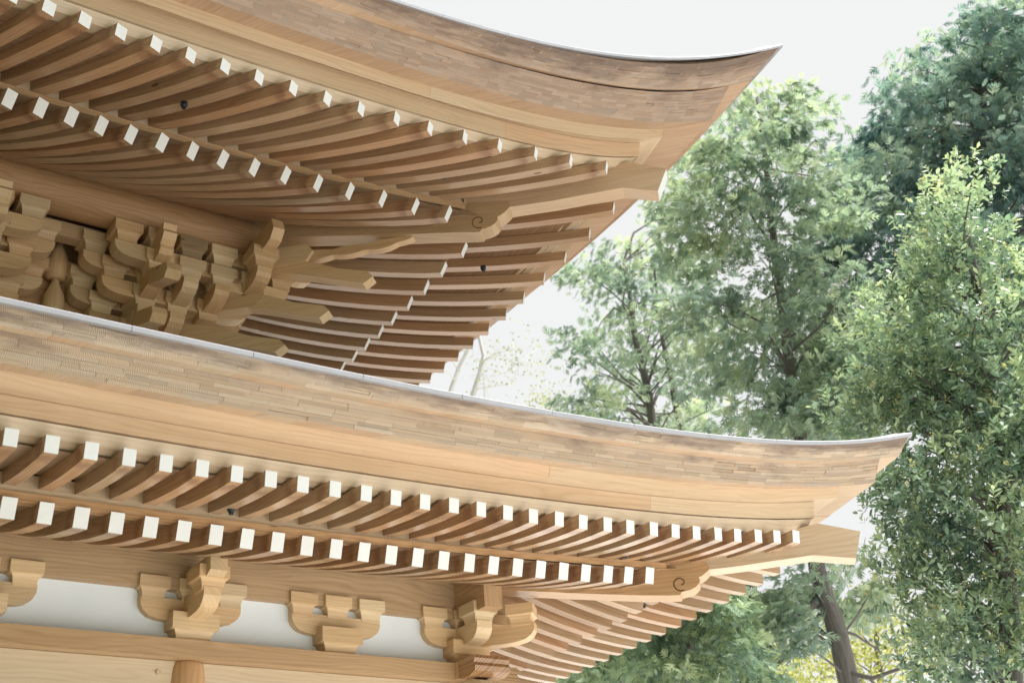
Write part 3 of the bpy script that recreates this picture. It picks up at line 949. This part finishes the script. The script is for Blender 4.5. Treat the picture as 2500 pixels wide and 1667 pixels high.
# corner set, on the diagonal
croot = place('bracket_arm', SARM, pag, 19.75, MH-19.75, TZ[2]-1.62, -math.pi/4)
for s, z in ((20.51, TZ[2]), (19.05, TZ[1]), (17.6, TZ[0])):
    place('bearing_block', SB_U, croot, s, MH-s, z-.9, 0)
mb = MB(); lprism(mb, [(.2, 0), (.2, .74)] + [(-a, b) for a, b in arm_poly(2.6, 0, .74, 1.3, False)], 'y', -.34, .34); DG = mb.mesh('arm', [M_BLOCK])
place('forward_arm', DG, croot, 19.06, MH-19.06, TZ[2]-.65, math.pi/4)
place('forward_arm', DG, croot, 17.61, MH-17.61, TZ[1]-.65, math.pi/4)
place('forward_arm', DG, croot, 16.3, MH-16.3, TZ[0]-.65, math.pi/4)
for (s, z) in ((24.57, 29.02), (23.13, 27.63), (21.70, 26.26)):
    pts = []
    top = [(s-.05, z+.24), (s-1.0, z+.62), (s-2.1, z+1.32), (s-3.2, z+1.75), (s-5.0, z+2.5)]
    bot = [(s-5.0, z+1.8), (s-3.2, z+.98), (s-2.1, z+.55), (s-1.0, z+.02), (s-.2, z-.36), (s+.12, z-.06)]
    hip_beam(top[::-1] + bot[::-1], .62, [M_BLOCK, M_WHITE], -1, pag, 'diagonal_tail_rafter')
# wavy carved beam under the hip rafter
N_ = 34
up_, lo_ = [], []
for i in range(N_+1):
    t = i/N_
    s = 21.2 + (26.07-21.2)*t
    zc = 30.72 - .1*math.sin(t*3.1)
    if t > .8: zc += (t-.8)**2*6.5
    wv = .10*abs(math.sin(t*14.2)) if t > .36 else .1
    hh = .13 + wv - .05*max(0, t-.8)*5
    up_.append((s, zc + hh))
    lo_.append((s, zc - hh*1.15))
hip_beam(up_ + lo_[::-1], .42, [M_BLOCK, M_WHITE], -1, pag, 'carved_beam')
hip_beam([(20.3, 30.35), (20.3, 31.25), (22.55, 31.1), (22.75, 30.75), (22.5, 30.25)], .86, [M_BLOCK, M_WHITE], -1, pag, 'carved_beam')
mb = MB(); lprism(mb, [(1.5, .1), (1.5, .95), (-2.7, 1.15), (-3.1, 1.2), (-3.35, .62), (-3.0, .2), (-2.6, .1)], 'y', -.27, .27, 0); NOSE_C = mb.mesh('nose', [M_BLOCK])
for sd in (0, 1):
    place('forward_arm', fwd_mesh(2.9), croot, 20.45, 48.4, 30.6-1.62, 0, sd)
    place('bearing_block', SB_U, croot, 20.42, 45.87, 30.6-.9, 0, sd)
    place('beam_nose', NOSE_C, croot, 20.45, 47.4, 30.28, 0, sd)

# small black detectors fixed under the rafters
def detector(u, v, axis, val):
    p = on_plane(u, v, axis, val)
    w = Vector(W(p))
    mb = MB(); tube(mb, [w + Vector((0, 0, .03)), w, w - Vector((0, 0, .012)), w - Vector((0, 0, .026))], [.026, .026, .017, .014], 14)
    link('smoke_detector', mb.mesh('detector', [M_BLACK]), pag)
detector(564.5, 1245, 1, 33.6)
detector(1524, 1353, 1, 33.9)
detector(1571, 1475.5, 0, MH-34.2)
detector(449.2, 259.0, 2, 30.12)
detector(1083.7, 431, 2, 31.22)
detector(1180, 657, 2, 30.55)

# thin wire at the upswept corner of the upper roof
mb = MB()
pts = [W(edge('UflT', u)) for u in (.72, .76, .80, .84, .875)]
pts = [(p[0], p[1]+.06, p[2]+dz) for p, dz in zip(pts, (.02, .012, .02, .05, .10))]
tube(mb, pts, [.006]*5, 5)
link('roof_wire', mb.mesh('wire', [M_WIRE]), upper_roof)
mb = MB()
pts = [W(edge('UflT', u)) for u in (.80, .86, .92, .95)]
pts = [(p[0], p[1]+.3, p[2]+dz) for p, dz in zip(pts, (.1, .11, .09, .03))]
tube(mb, pts, [.004]*4, 5)
link('roof_wire', mb.mesh('wire', [M_WIRE]), upper_roof)
#TREES#
# ================================================================== TREES
def leaf_mat(name, dark, mid, light, trans=0.3, rough=0.55, spec=0.25):
    m, nt, bs, out = new_mat(name)
    at = N(nt, 'Attribute', attribute_name='var')
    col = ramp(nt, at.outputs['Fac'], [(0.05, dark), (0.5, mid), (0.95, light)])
    nt.links.new(col, bs.inputs['Base Color'])
    bs.inputs['Roughness'].default_value = rough
    bs.inputs['Specular IOR Level'].default_value = spec
    tr = N(nt, 'BsdfTranslucent')
    nt.links.new(mixc(nt, 1.0, col, (1.0, 1.0, 0.75, 1), 'MULTIPLY'), tr.inputs[0])
    mx = N(nt, 'MixShader'); mx.inputs[0].default_value = trans
    nt.links.new(bs.outputs[0], mx.inputs[1]); nt.links.new(tr.outputs[0], mx.inputs[2])
    nt.links.new(mx.outputs[0], out.inputs[0])
    return m
def bark_mat(name, a, b):
    m, nt, bs, out = new_mat(name)
    uv = N(nt, 'UVMap', uv_map='UVMap')
    mp = N(nt, 'Mapping'); mp.inputs['Scale'].default_value = (2.2, 26, 1); nt.links.new(uv.outputs[0], mp.inputs[0])
    n = N(nt, 'TexNoise'); n.inputs['Scale'].default_value = 1.0; n.inputs['Detail'].default_value = 6; n.inputs['Roughness'].default_value = .7
    nt.links.new(mp.outputs[0], n.inputs[0])
    nt.links.new(ramp(nt, n.outputs[0], [(.3, a), (.7, b)]), bs.inputs['Base Color'])
    bs.inputs['Roughness'].default_value = .9
    bp = N(nt, 'Bump'); bp.inputs['Strength'].default_value = .6; bp.inputs['Distance'].default_value = .02
    nt.links.new(n.outputs[0], bp.inputs['Height']); nt.links.new(bp.outputs[0], bs.inputs['Normal'])
    return m
M_CON = leaf_mat('cypress_foliage', (0.14, 0.21, 0.19, 1), (0.30, 0.40, 0.31, 1), (0.54, 0.61, 0.43, 1), .48, .6, .2)  # foliage tones from here on are paled in place of haze
M_CON3 = leaf_mat('green_cypress_foliage', (0.10, 0.165, 0.13, 1), (0.245, 0.345, 0.235, 1), (0.50, 0.58, 0.38, 1), .46, .6, .2)
M_CON2 = leaf_mat('dark_cypress_foliage', (0.095, 0.175, 0.205, 1), (0.23, 0.35, 0.325, 1), (0.47, 0.56, 0.45, 1), .48, .6, .2)
M_BRD = leaf_mat('evergreen_leaves', (0.065, 0.12, 0.10, 1), (0.24, 0.35, 0.24, 1), (0.50, 0.60, 0.37, 1), .44, .35, .5)
M_FLOWER = leaf_mat('yellow_flowers', (0.46, 0.46, 0.20, 1), (0.56, 0.54, 0.26, 1), (0.66, 0.62, 0.34, 1), .3, .7, .1)
M_YOUNG = leaf_mat('young_leaves', (0.22, 0.25, 0.06, 1), (0.38, 0.40, 0.13, 1), (0.55, 0.52, 0.22, 1), .4, .7, .1)
M_BARK = bark_mat('bark', (0.055, 0.05, 0.048, 1), (0.17, 0.155, 0.14, 1))
M_BARKP = bark_mat('pale_bark', (0.42, 0.41, 0.38, 1), (0.62, 0.60, 0.56, 1))

def poly_mesh(name, V, var, mat, uvs=None):
    """V: (n,k,3) flat leaf polygons"""
    n, k, _ = V.shape
    me = bpy.data.meshes.new(name)
    me.vertices.add(n*k); me.vertices.foreach_set('co', V.reshape(-1).astype(np.float32))
    me.loops.add(n*k); me.loops.foreach_set('vertex_index', np.arange(n*k, dtype=np.int32))
    me.polygons.add(n); me.polygons.foreach_set('loop_start', np.arange(0, n*k, k, dtype=np.int32))
    try: me.polygons.foreach_set('loop_total', np.full(n, k, dtype=np.int32))
    except Exception: pass
    a = me.attributes.new('var', 'FLOAT', 'FACE'); a.data.foreach_set('value', np.clip(var, 0, 1).astype(np.float32))
    me.materials.append(mat)
    me.update(calc_edges=True); me.validate()
    return me

def norm(a): return a/np.maximum(np.linalg.norm(a, axis=-1, keepdims=True), 1e-9)

def in_poly(x, y, P):
    c = False; j = len(P)-1
    for i in range(len(P)):
        if (P[i][1] > y) != (P[j][1] > y) and x < (P[j][0]-P[i][0])*(y-P[i][1])/(P[j][1]-P[i][1]) + P[i][0]: c = not c
        j = i
    return c

def clump_centres(P, n, dist0, depth, minpx, seed):
    r = random.Random(seed)
    xs = [p[0] for p in P]; ys = [p[1] for p in P]
    out = []; tries = 0
    while len(out) < n and tries < n*60:
        tries += 1
        x, y = r.uniform(min(xs), max(xs)), r.uniform(min(ys), max(ys))
        if not in_poly(x, y, P): continue
        if any((x-a)**2 + (y-b)**2 < minpx**2 for a, b, _ in out): continue
        out.append((x, y, r.uniform(-depth, depth)))
    return [(at_dist(x, y, dist0 + d), d) for x, y, d in out]

def conifer_leaves(cents, trunk_xy, size, per, rr, seed, shade=None):
    g = np.random.default_rng(seed)
    Vs, vr = [], []
    for (c, d) in cents:
        n = int(per*g.uniform(.6, 1.35))
        base = np.array(c)
        out = np.array([c[0]-trunk_xy[0], c[1]-trunk_xy[1], 0.0]); out = out/max(np.linalg.norm(out), .01)
        cl = g.normal(0, .17)
        e = norm(g.normal(size=(n, 3)))*(g.uniform(0, 1, (n, 1))**.45)
        pos = base + e*np.array([rr, rr, rr*.42])*g.uniform(.6, 1.45)
        # drooping sprays that point away from the trunk and down
        ax = norm(out*0.7 + g.normal(0, .55, (n, 3)) + np.array([0, 0, -.45]))
        sidev = norm(np.cross(ax, g.normal(0, .5, (n, 3)) + np.array([0, 0, 1.0])))
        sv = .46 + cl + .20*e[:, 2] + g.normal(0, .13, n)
        L = size*g.uniform(.6, 1.35, n)
        for k, (fr, an, ln) in enumerate(((0, 0, 1.0), (.12, .6, .62), (.12, -.6, .62), (.4, .55, .5), (.4, -.55, .5), (.66, .5, .34), (.66, -.5, .34))):
            o = pos + ax*(L*fr)[:, None]
            dv = norm(ax*math.cos(an) + sidev*math.sin(an) + np.array([0, 0, -.12*k/6]))
            w = norm(np.cross(dv, np.cross(ax, sidev)))
            l = (L*ln)[:, None]; hw = (L*ln*.07 + .004)[:, None]
            Vs.append(np.stack([o, o + dv*l*.45 + w*hw, o + dv*l, o + dv*l*.45 - w*hw], 1))
            vr.append(sv + g.normal(0, .05, n))
    return np.concatenate(Vs), np.concatenate(vr)

def trunk_mesh(name, pts, r0, r1, mat, limbs=(), k=10):
    mb = MB()
    n = len(pts)
    fine = []
    for i in range(n-1):
        for t in (0, .34, .67): fine.append(Vector(pts[i]).lerp(Vector(pts[i+1]), t))
    fine.append(Vector(pts[-1]))
    rnd = random.Random(hash(name) % 1000 + n)
    fine = [p + Vector((rnd.uniform(-1, 1), rnd.uniform(-1, 1), 0))*r0*.12 for p in fine]
    m = len(fine)
    tube(mb, fine, [r0 + (r1-r0)*i/(m-1) for i in range(m)], k)
    for (lp, a, b) in limbs:
        m2 = len(lp)
        tube(mb, lp, [a + (b-a)*i/(m2-1) for i in range(m2)], 5, cap=False)
    me = mb.mesh(name, [mat], smooth=True)
    return me

def limb(p0, p1, droop, rnd, bend=.12):
    p0, p1 = Vector(p0), Vector(p1)
    L = (p1-p0).length
    j = Vector((rnd.uniform(-1, 1), rnd.uniform(-1, 1), rnd.uniform(-.5, 1)))*L*bend
    return [p0, p0.lerp(p1, .35) + j + Vector((0, 0, droop*L)), p0.lerp(p1, .7) + j*.6 + Vector((0, 0, droop*L*.8)), p1]

def nearest_on(trunk, p, dz):
    """point of the trunk line at the height of p (shifted by dz)"""
    z = p[2] + dz
    for a, b in zip(trunk[:-1], trunk[1:]):
        lo, hi = (a, b) if a[2] < b[2] else (b, a)
        if lo[2] <= z <= hi[2]:
            return Vector(lo).lerp(Vector(hi), (z-lo[2])/max(1e-6, hi[2]-lo[2]))
    return Vector(max(trunk, key=lambda q: q[2])) if z > max(q[2] for q in trunk) else Vector(min(trunk, key=lambda q: q[2]))

def conifer(name, label, cat, dist0, trunk_px, r0, r1, polys, size, per, rr, mat, bark, seed, depth=1.6, limb_frac=.45, extra_limbs=(), ground_x=None):
    rnd = random.Random(seed)
    tr = [at_dist(u, v, dist0) for u, v in trunk_px]
    foot = Vector((tr[0].x, tr[0].y, -.2))
    tl = [foot] + tr
    root = link(name, None, M=Matrix.Translation((foot.x, foot.y, 0)), label=label, cat=cat)
    cents = []
    for i, (P, n, minpx) in enumerate(polys):
        cents += clump_centres(P, n, dist0, depth, minpx, seed*10+i)
    limbs = []
    for c, d in cents:
        if rnd.random() < limb_frac:
            a = nearest_on(tl, c, -rnd.uniform(.1, .9))
            L = (Vector(c)-a).length
            if L < 3.6: limbs.append((limb(a, c, .05, rnd), .012 + .0075*L, .006))
    for pts, a, b in extra_limbs:
        limbs.append(([at_dist(u, v, dist0 + dd) for u, v, dd in pts], a, b))
    link('trunk', trunk_mesh(name+'_trunk', tl, r0, r1, bark, limbs), root)
    V, var = conifer_leaves(cents, (foot.x, foot.y), size, per, rr, seed)
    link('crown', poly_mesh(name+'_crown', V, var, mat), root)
    return root

conifer('cypress_tree', 'tall cypress with thick grey trunk rising behind the lower roof corner', 'tree', 18.0,
        [(2075, 1667), (2030, 1500), (1995, 1390), (1968, 1200), (1945, 1000), (1915, 800), (1890, 600), (1868, 400), (1850, 240)], .16, .03,
        [([(1830, 200), (1880, 215), (1990, 232), (2000, 350), (2060, 430), (2090, 620), (2120, 880), (2060, 1090), (1900, 1080), (1750, 1000), (1700, 800), (1650, 620), (1640, 430), (1740, 310)], 98, 36),
         ([(1880, 900), (2120, 870), (2140, 1050), (2090, 1060), (1960, 1085), (1880, 1070)], 16, 34),
         ([(1960, 1375), (2120, 1375), (2150, 1480), (2060, 1500), (1980, 1470)], 6, 28),
         ([(1730, 1470), (1960, 1440), (1980, 1560), (1800, 1620), (1700, 1560)], 22, 30)],
        .20, 96, .54, M_CON, M_BARK, 3, extra_limbs=[
            ([(2000, 1460, 0), (1940, 1520, -.3), (1860, 1545, -.5), (1760, 1580, -.8)], .07, .02),
            ([(2005, 1500, 0), (1960, 1560, -.3), (1900, 1620, -.5), (1860, 1667, -.6)], .05, .02),
            ([(2060, 1640, 0), (2130, 1655, -.3), (2230, 1620, -.6)], .04, .02),
            ([(2030, 1530, 0), (2090, 1550, .3), (2150, 1590, .6)], .03, .012)])
conifer('cypress_tree', 'slender twin-stemmed cypress seen just right of the upper eave', 'tree', 23.0,
        [(1596, 1060), (1582, 950), (1553, 833), (1536, 720), (1522, 640)], .11, .03,
        [([(1650, 470), (1570, 550), (1480, 610), (1470, 720), (1500, 830), (1450, 900), (1480, 1010), (1560, 1050), (1640, 1060), (1760, 1040), (1740, 800), (1700, 600)], 60, 37),
         ([(1370, 650), (1470, 620), (1480, 720), (1400, 700)], 5, 40), ([(1360, 800), (1470, 790), (1480, 860), (1390, 860)], 5, 40), ([(1340, 985), (1440, 960), (1500, 1030), (1400, 1020)], 6, 30)],
        .20, 62, .56, M_CON, M_BARK, 5, depth=1.8, limb_frac=.7,
        extra_limbs=[([(1665, 1060, .4), (1646, 971, .4), (1633, 897, .4), (1617, 829, .4), (1606, 740, .4), (1598, 660, .4)], .08, .02)])
conifer('cypress_tree', 'dark cypress filling the upper right corner against the sky', 'tree', 20.0,
        [(2440, 1000), (2415, 800), (2392, 600), (2385, 420), (2400, 200), (2420, 40)], .24, .04,
        [([(2435, 5), (2500, 40), (2500, 430), (2350, 620), (2200, 560), (2080, 500), (2060, 400), (2130, 300), (2180, 270), (2165, 205), (2230, 130), (2320, 115), (2350, 50)], 72, 40),
         ([(2060, 500), (2200, 560), (2500, 480), (2500, 1050), (2150, 1020), (2070, 850), (2020, 680)], 54, 42),
         ([(2490, 30), (2600, 140), (2720, 420), (2740, 760), (2690, 1060), (2500, 1060)], 60, 40)],
        .23, 104, .62, M_CON2, M_BARK, 8, depth=1.4, extra_limbs=[
            ([(2385, 480, 0), (2345, 410, -.4), (2315, 370, -.6), (2290, 320, -.8)], .09, .03),
            ([(2388, 430, 0), (2410, 390, .2), (2440, 330, .3)], .06, .02)])
conifer('cypress_tree', 'low cypress with dense green boughs below the side eave', 'tree', 16.0,
        [(1690, 1667), (1680, 1600), (1672, 1500), (1668, 1440)], .13, .05,
        [([(1330, 1667), (1440, 1600), (1560, 1530), (1680, 1480), (1760, 1450), (1800, 1520), (1850, 1600), (1880, 1667)], 42, 33),
         ([(1600, 1490), (1700, 1440), (1800, 1430), (1790, 1500)], 12, 26)],
        .17, 104, .44, M_CON3, M_BARK, 12, depth=1.3, limb_frac=.3)

# broad-leaved evergreen on the right, close to the corner
def broadleaf():
    d0 = 12.0
    rnd = random.Random(21); g = np.random.default_rng(21)
    tr = [at_dist(u, v, d0) for u, v in ((2470, 1667), (2460, 1400), (2440, 1150), (2425, 950), (2405, 780), (2370, 600), (2338, 440))]
    foot = Vector((tr[0].x, tr[0].y, -.2)); tl = [foot] + tr
    root = link('evergreen_tree', None, M=Matrix.Translation((foot.x, foot.y, 0)), cat='tree',
                label='leafy broad-leaved evergreen with pale yellow blossom at the right edge')
    P1 = [(2330, 400), (2385, 450), (2410, 560), (2500, 640), (2500, 1667), (2255, 1667), (2215, 1500), (2190, 1350), (2195, 1240), (2135, 1180), (2115, 1105), (2210, 1060), (2100, 985), (2095, 900), (2175, 800), (2235, 640), (2295, 480)]
    cents = clump_centres(P1, 122, d0, 1.0, 35, 77) + clump_centres([(2070, 860), (2190, 700), (2230, 560), (2300, 560), (2250, 900), (2200, 1010), (2090, 1050)], 16, d0+.6, 1.0, 34, 78) + clump_centres([(2490, 640), (2620, 760), (2690, 1150), (2670, 1667), (2490, 1667)], 44, d0, 1.0, 34, 79)
    limbs = []
    for c, d in cents:
        if rnd.random() < .5:
            a = nearest_on(tl, c, -rnd.uniform(.2, .9))
            if (Vector(c)-a).length < 3.5: limbs.append((limb(a, c, .03, rnd), .017, .006))
    limbs.append(([at_dist(2460, 1040, d0), at_dist(2330, 1050, d0-.2), at_dist(2270, 1060, d0-.3), at_dist(2235, 1045, d0-.3)], .03, .015))
    link('trunk', trunk_mesh('evergreen_trunk', tl, .11, .012, M_BARK, limbs), root)
    Vs, vr, FV, fr = [], [], [], []
    for c, d in cents:
        cl = g.normal(0, .13)
        ns = int(31*g.uniform(.55, 1.45))
        e = norm(g.normal(size=(ns, 3)))*(g.uniform(0, 1, (ns, 1))**.45)
        pos = np.array(c) + e*np.array([.42, .42, .36])
        ax = norm(e*.8 + np.array([0, 0, .75]) + g.normal(0, .3, (ns, 3)))
        for s in range(ns):
            k = int(g.integers(7, 12))
            a = g.uniform(0, 6.28) + np.arange(k)*2.4
            t = norm(np.cross(ax[s], [0.3, .7, .2])); b = np.cross(ax[s], t)
            el = g.uniform(.1, 1.0, k)
            dv = norm((np.cos(a)*np.cos(el))[:, None]*t + (np.sin(a)*np.cos(el))[:, None]*b + np.sin(el)[:, None]*ax[s] + g.normal(0, .12, (k, 3)))
            o = pos[s] + ax[s]*np.linspace(-.06, .05, k)[:, None]
            w = norm(np.cross(dv, ax[s] + g.normal(0, .25, (k, 3))))
            nn = np.cross(w, dv)
            l = (.074*g.uniform(.55, 1.3, k))[:, None]; hw = l*.2
            Vs.append(np.stack([o, o + dv*l*.3 + w*hw*.8 + nn*l*.03, o + dv*l*.65 + w*hw + nn*l*.04, o + dv*l, o + dv*l*.65 - w*hw + nn*l*.04, o + dv*l*.3 - w*hw*.8 + nn*l*.03], 1))
            young = .22 if el.mean() > .62 else 0
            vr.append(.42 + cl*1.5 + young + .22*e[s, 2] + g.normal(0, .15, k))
            if g.random() < .10:
                m = 14
                q = pos[s] + ax[s]*g.uniform(.04, .11, (m, 1)) + g.normal(0, .011, (m, 3))
                fd = norm(g.normal(size=(m, 3))); fw = norm(np.cross(fd, g.normal(size=(m, 3))))
                r = .012
                FV.append(np.stack([q - fd*r, q + fw*r*.7, q + fd*r, q - fw*r*.7], 1)); fr.append(g.uniform(.1, .9, m))
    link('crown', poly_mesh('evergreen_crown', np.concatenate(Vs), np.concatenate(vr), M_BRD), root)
    link('blossom', poly_mesh('evergreen_blossom', np.concatenate(FV), np.concatenate(fr), M_FLOWER), root)
broadleaf()

# bare tree far behind, and young spring growth low between the trunks
def bare_tree():
    d0 = 34.0; rnd = random.Random(4); g = np.random.default_rng(4)
    P = lambda *q: [at_dist(u, v, d0) for u, v in q]
    t1 = P((1085, 1010), (1102, 950), (1119, 899), (1145, 848), (1160, 800), (1180, 740))
    t2 = P((1150, 1010), (1155, 963), (1170, 916), (1181, 869), (1170, 825), (1178, 770))
    foot = Vector((t1[0].x, t1[0].y, -.2))
    root = link('bare_tree', None, M=Matrix.Translation((foot.x, foot.y, 0)), cat='tree', label='pale leafless tree in the gap between the two roofs')
    limbs = [([foot] + t2, .10, .04)]
    for a in ((1120, 905, 1095, 850), (1165, 930, 1240, 905), (1172, 900, 1215, 870), (1240, 905, 1290, 880), (1140, 860, 1110, 840), (1178, 880, 1260, 850), (1158, 950, 1265, 935), (1110, 930, 1070, 900), (1185, 1000, 1180, 900)):
        p = [at_dist(a[0], a[1], d0), at_dist((a[0]+a[2])/2 + rnd.uniform(-8, 8), (a[1]+a[3])/2 - rnd.uniform(0, 10), d0 + rnd.uniform(-.5, .5)), at_dist(a[2], a[3], d0 + rnd.uniform(-1, 1))]
        limbs.append((p, .022, .008))
        for k in range(5):
            q = p[1].lerp(p[2], rnd.random()); e = q + Vector((rnd.uniform(-1, 1), rnd.uniform(-1, 1), rnd.uniform(-.1, 1)))*.8
            limbs.append(([q, q.lerp(e, .5) + Vector((0, 0, .06)), e], .008, .004))
    link('trunk', trunk_mesh('bare_trunk', [foot] + t1, .09, .03, M_BARKP, limbs, 8), root)
    n = 520
    px = np.concatenate([g.normal(1250, 60, n//2), g.normal(1330, 30, n - n//2)]); py = np.concatenate([g.normal(880, 35, n//2), g.normal(985, 22, n - n//2)])
    o = np.array([at_dist(px[i], py[i], d0 + g.uniform(-1, 1)) for i in range(n)])
    dv = norm(g.normal(size=(n, 3))); w = norm(np.cross(dv, g.normal(size=(n, 3)))); l = .09
    link('crown', poly_mesh('bare_crown', np.stack([o, o + dv*l*.5 + w*l*.3, o + dv*l, o + dv*l*.5 - w*l*.3], 1), g.uniform(0, .8, n), M_YOUNG), root)
bare_tree()
def young_tree(name, label, d0, foot_px, P, nclump, seed, mat):
    g = np.random.default_rng(seed); rnd = random.Random(seed)
    tr = [at_dist(u, v, d0) for u, v in foot_px]
    foot = Vector((tr[0].x, tr[0].y, -.2)); tl = [foot] + tr
    root = link(name, None, M=Matrix.Translation((foot.x, foot.y, 0)), cat='tree', label=label)
    cents = clump_centres(P, nclump, d0, 2.0, 22, seed)
    limbs = [(limb(nearest_on(tl, c, -.6), c, .02, rnd), .02, .006) for c, d in cents if rnd.random() < .6]
    link('trunk', trunk_mesh(name+'_t', tl, .09, .02, M_BARK, limbs, 7), root)
    Vs, vr = [], []
    for c, d in cents:
        n = 90
        o = np.array(c) + g.normal(0, .42, (n, 3)); dv = norm(g.normal(size=(n, 3))); w = norm(np.cross(dv, g.normal(size=(n, 3)))); l = .1
        Vs.append(np.stack([o, o + dv*l*.5 + w*l*.3, o + dv*l, o + dv*l*.5 - w*l*.3], 1)); vr.append(g.uniform(.1, .9) + g.normal(0, .15, n))
    link('crown', poly_mesh(name+'_c', np.concatenate(Vs), np.concatenate(vr), mat), root)
young_tree('young_tree', 'small tree in yellow-green spring leaf low behind the thick trunk', 27.0, [(2150, 1667), (2140, 1560), (2130, 1480)],
           [(1900, 1667), (1960, 1600), (2080, 1540), (2200, 1520), (2230, 1600), (2230, 1667)], 34, 31, M_YOUNG)
young_tree('young_tree', 'faint shrub in yellow-green leaf at the bottom edge left of the thick trunk', 26.0, [(1880, 1667), (1885, 1620), (1880, 1580)],
           [(1790, 1667), (1830, 1610), (1900, 1590), (1960, 1640), (1960, 1667)], 14, 37, M_YOUNG)
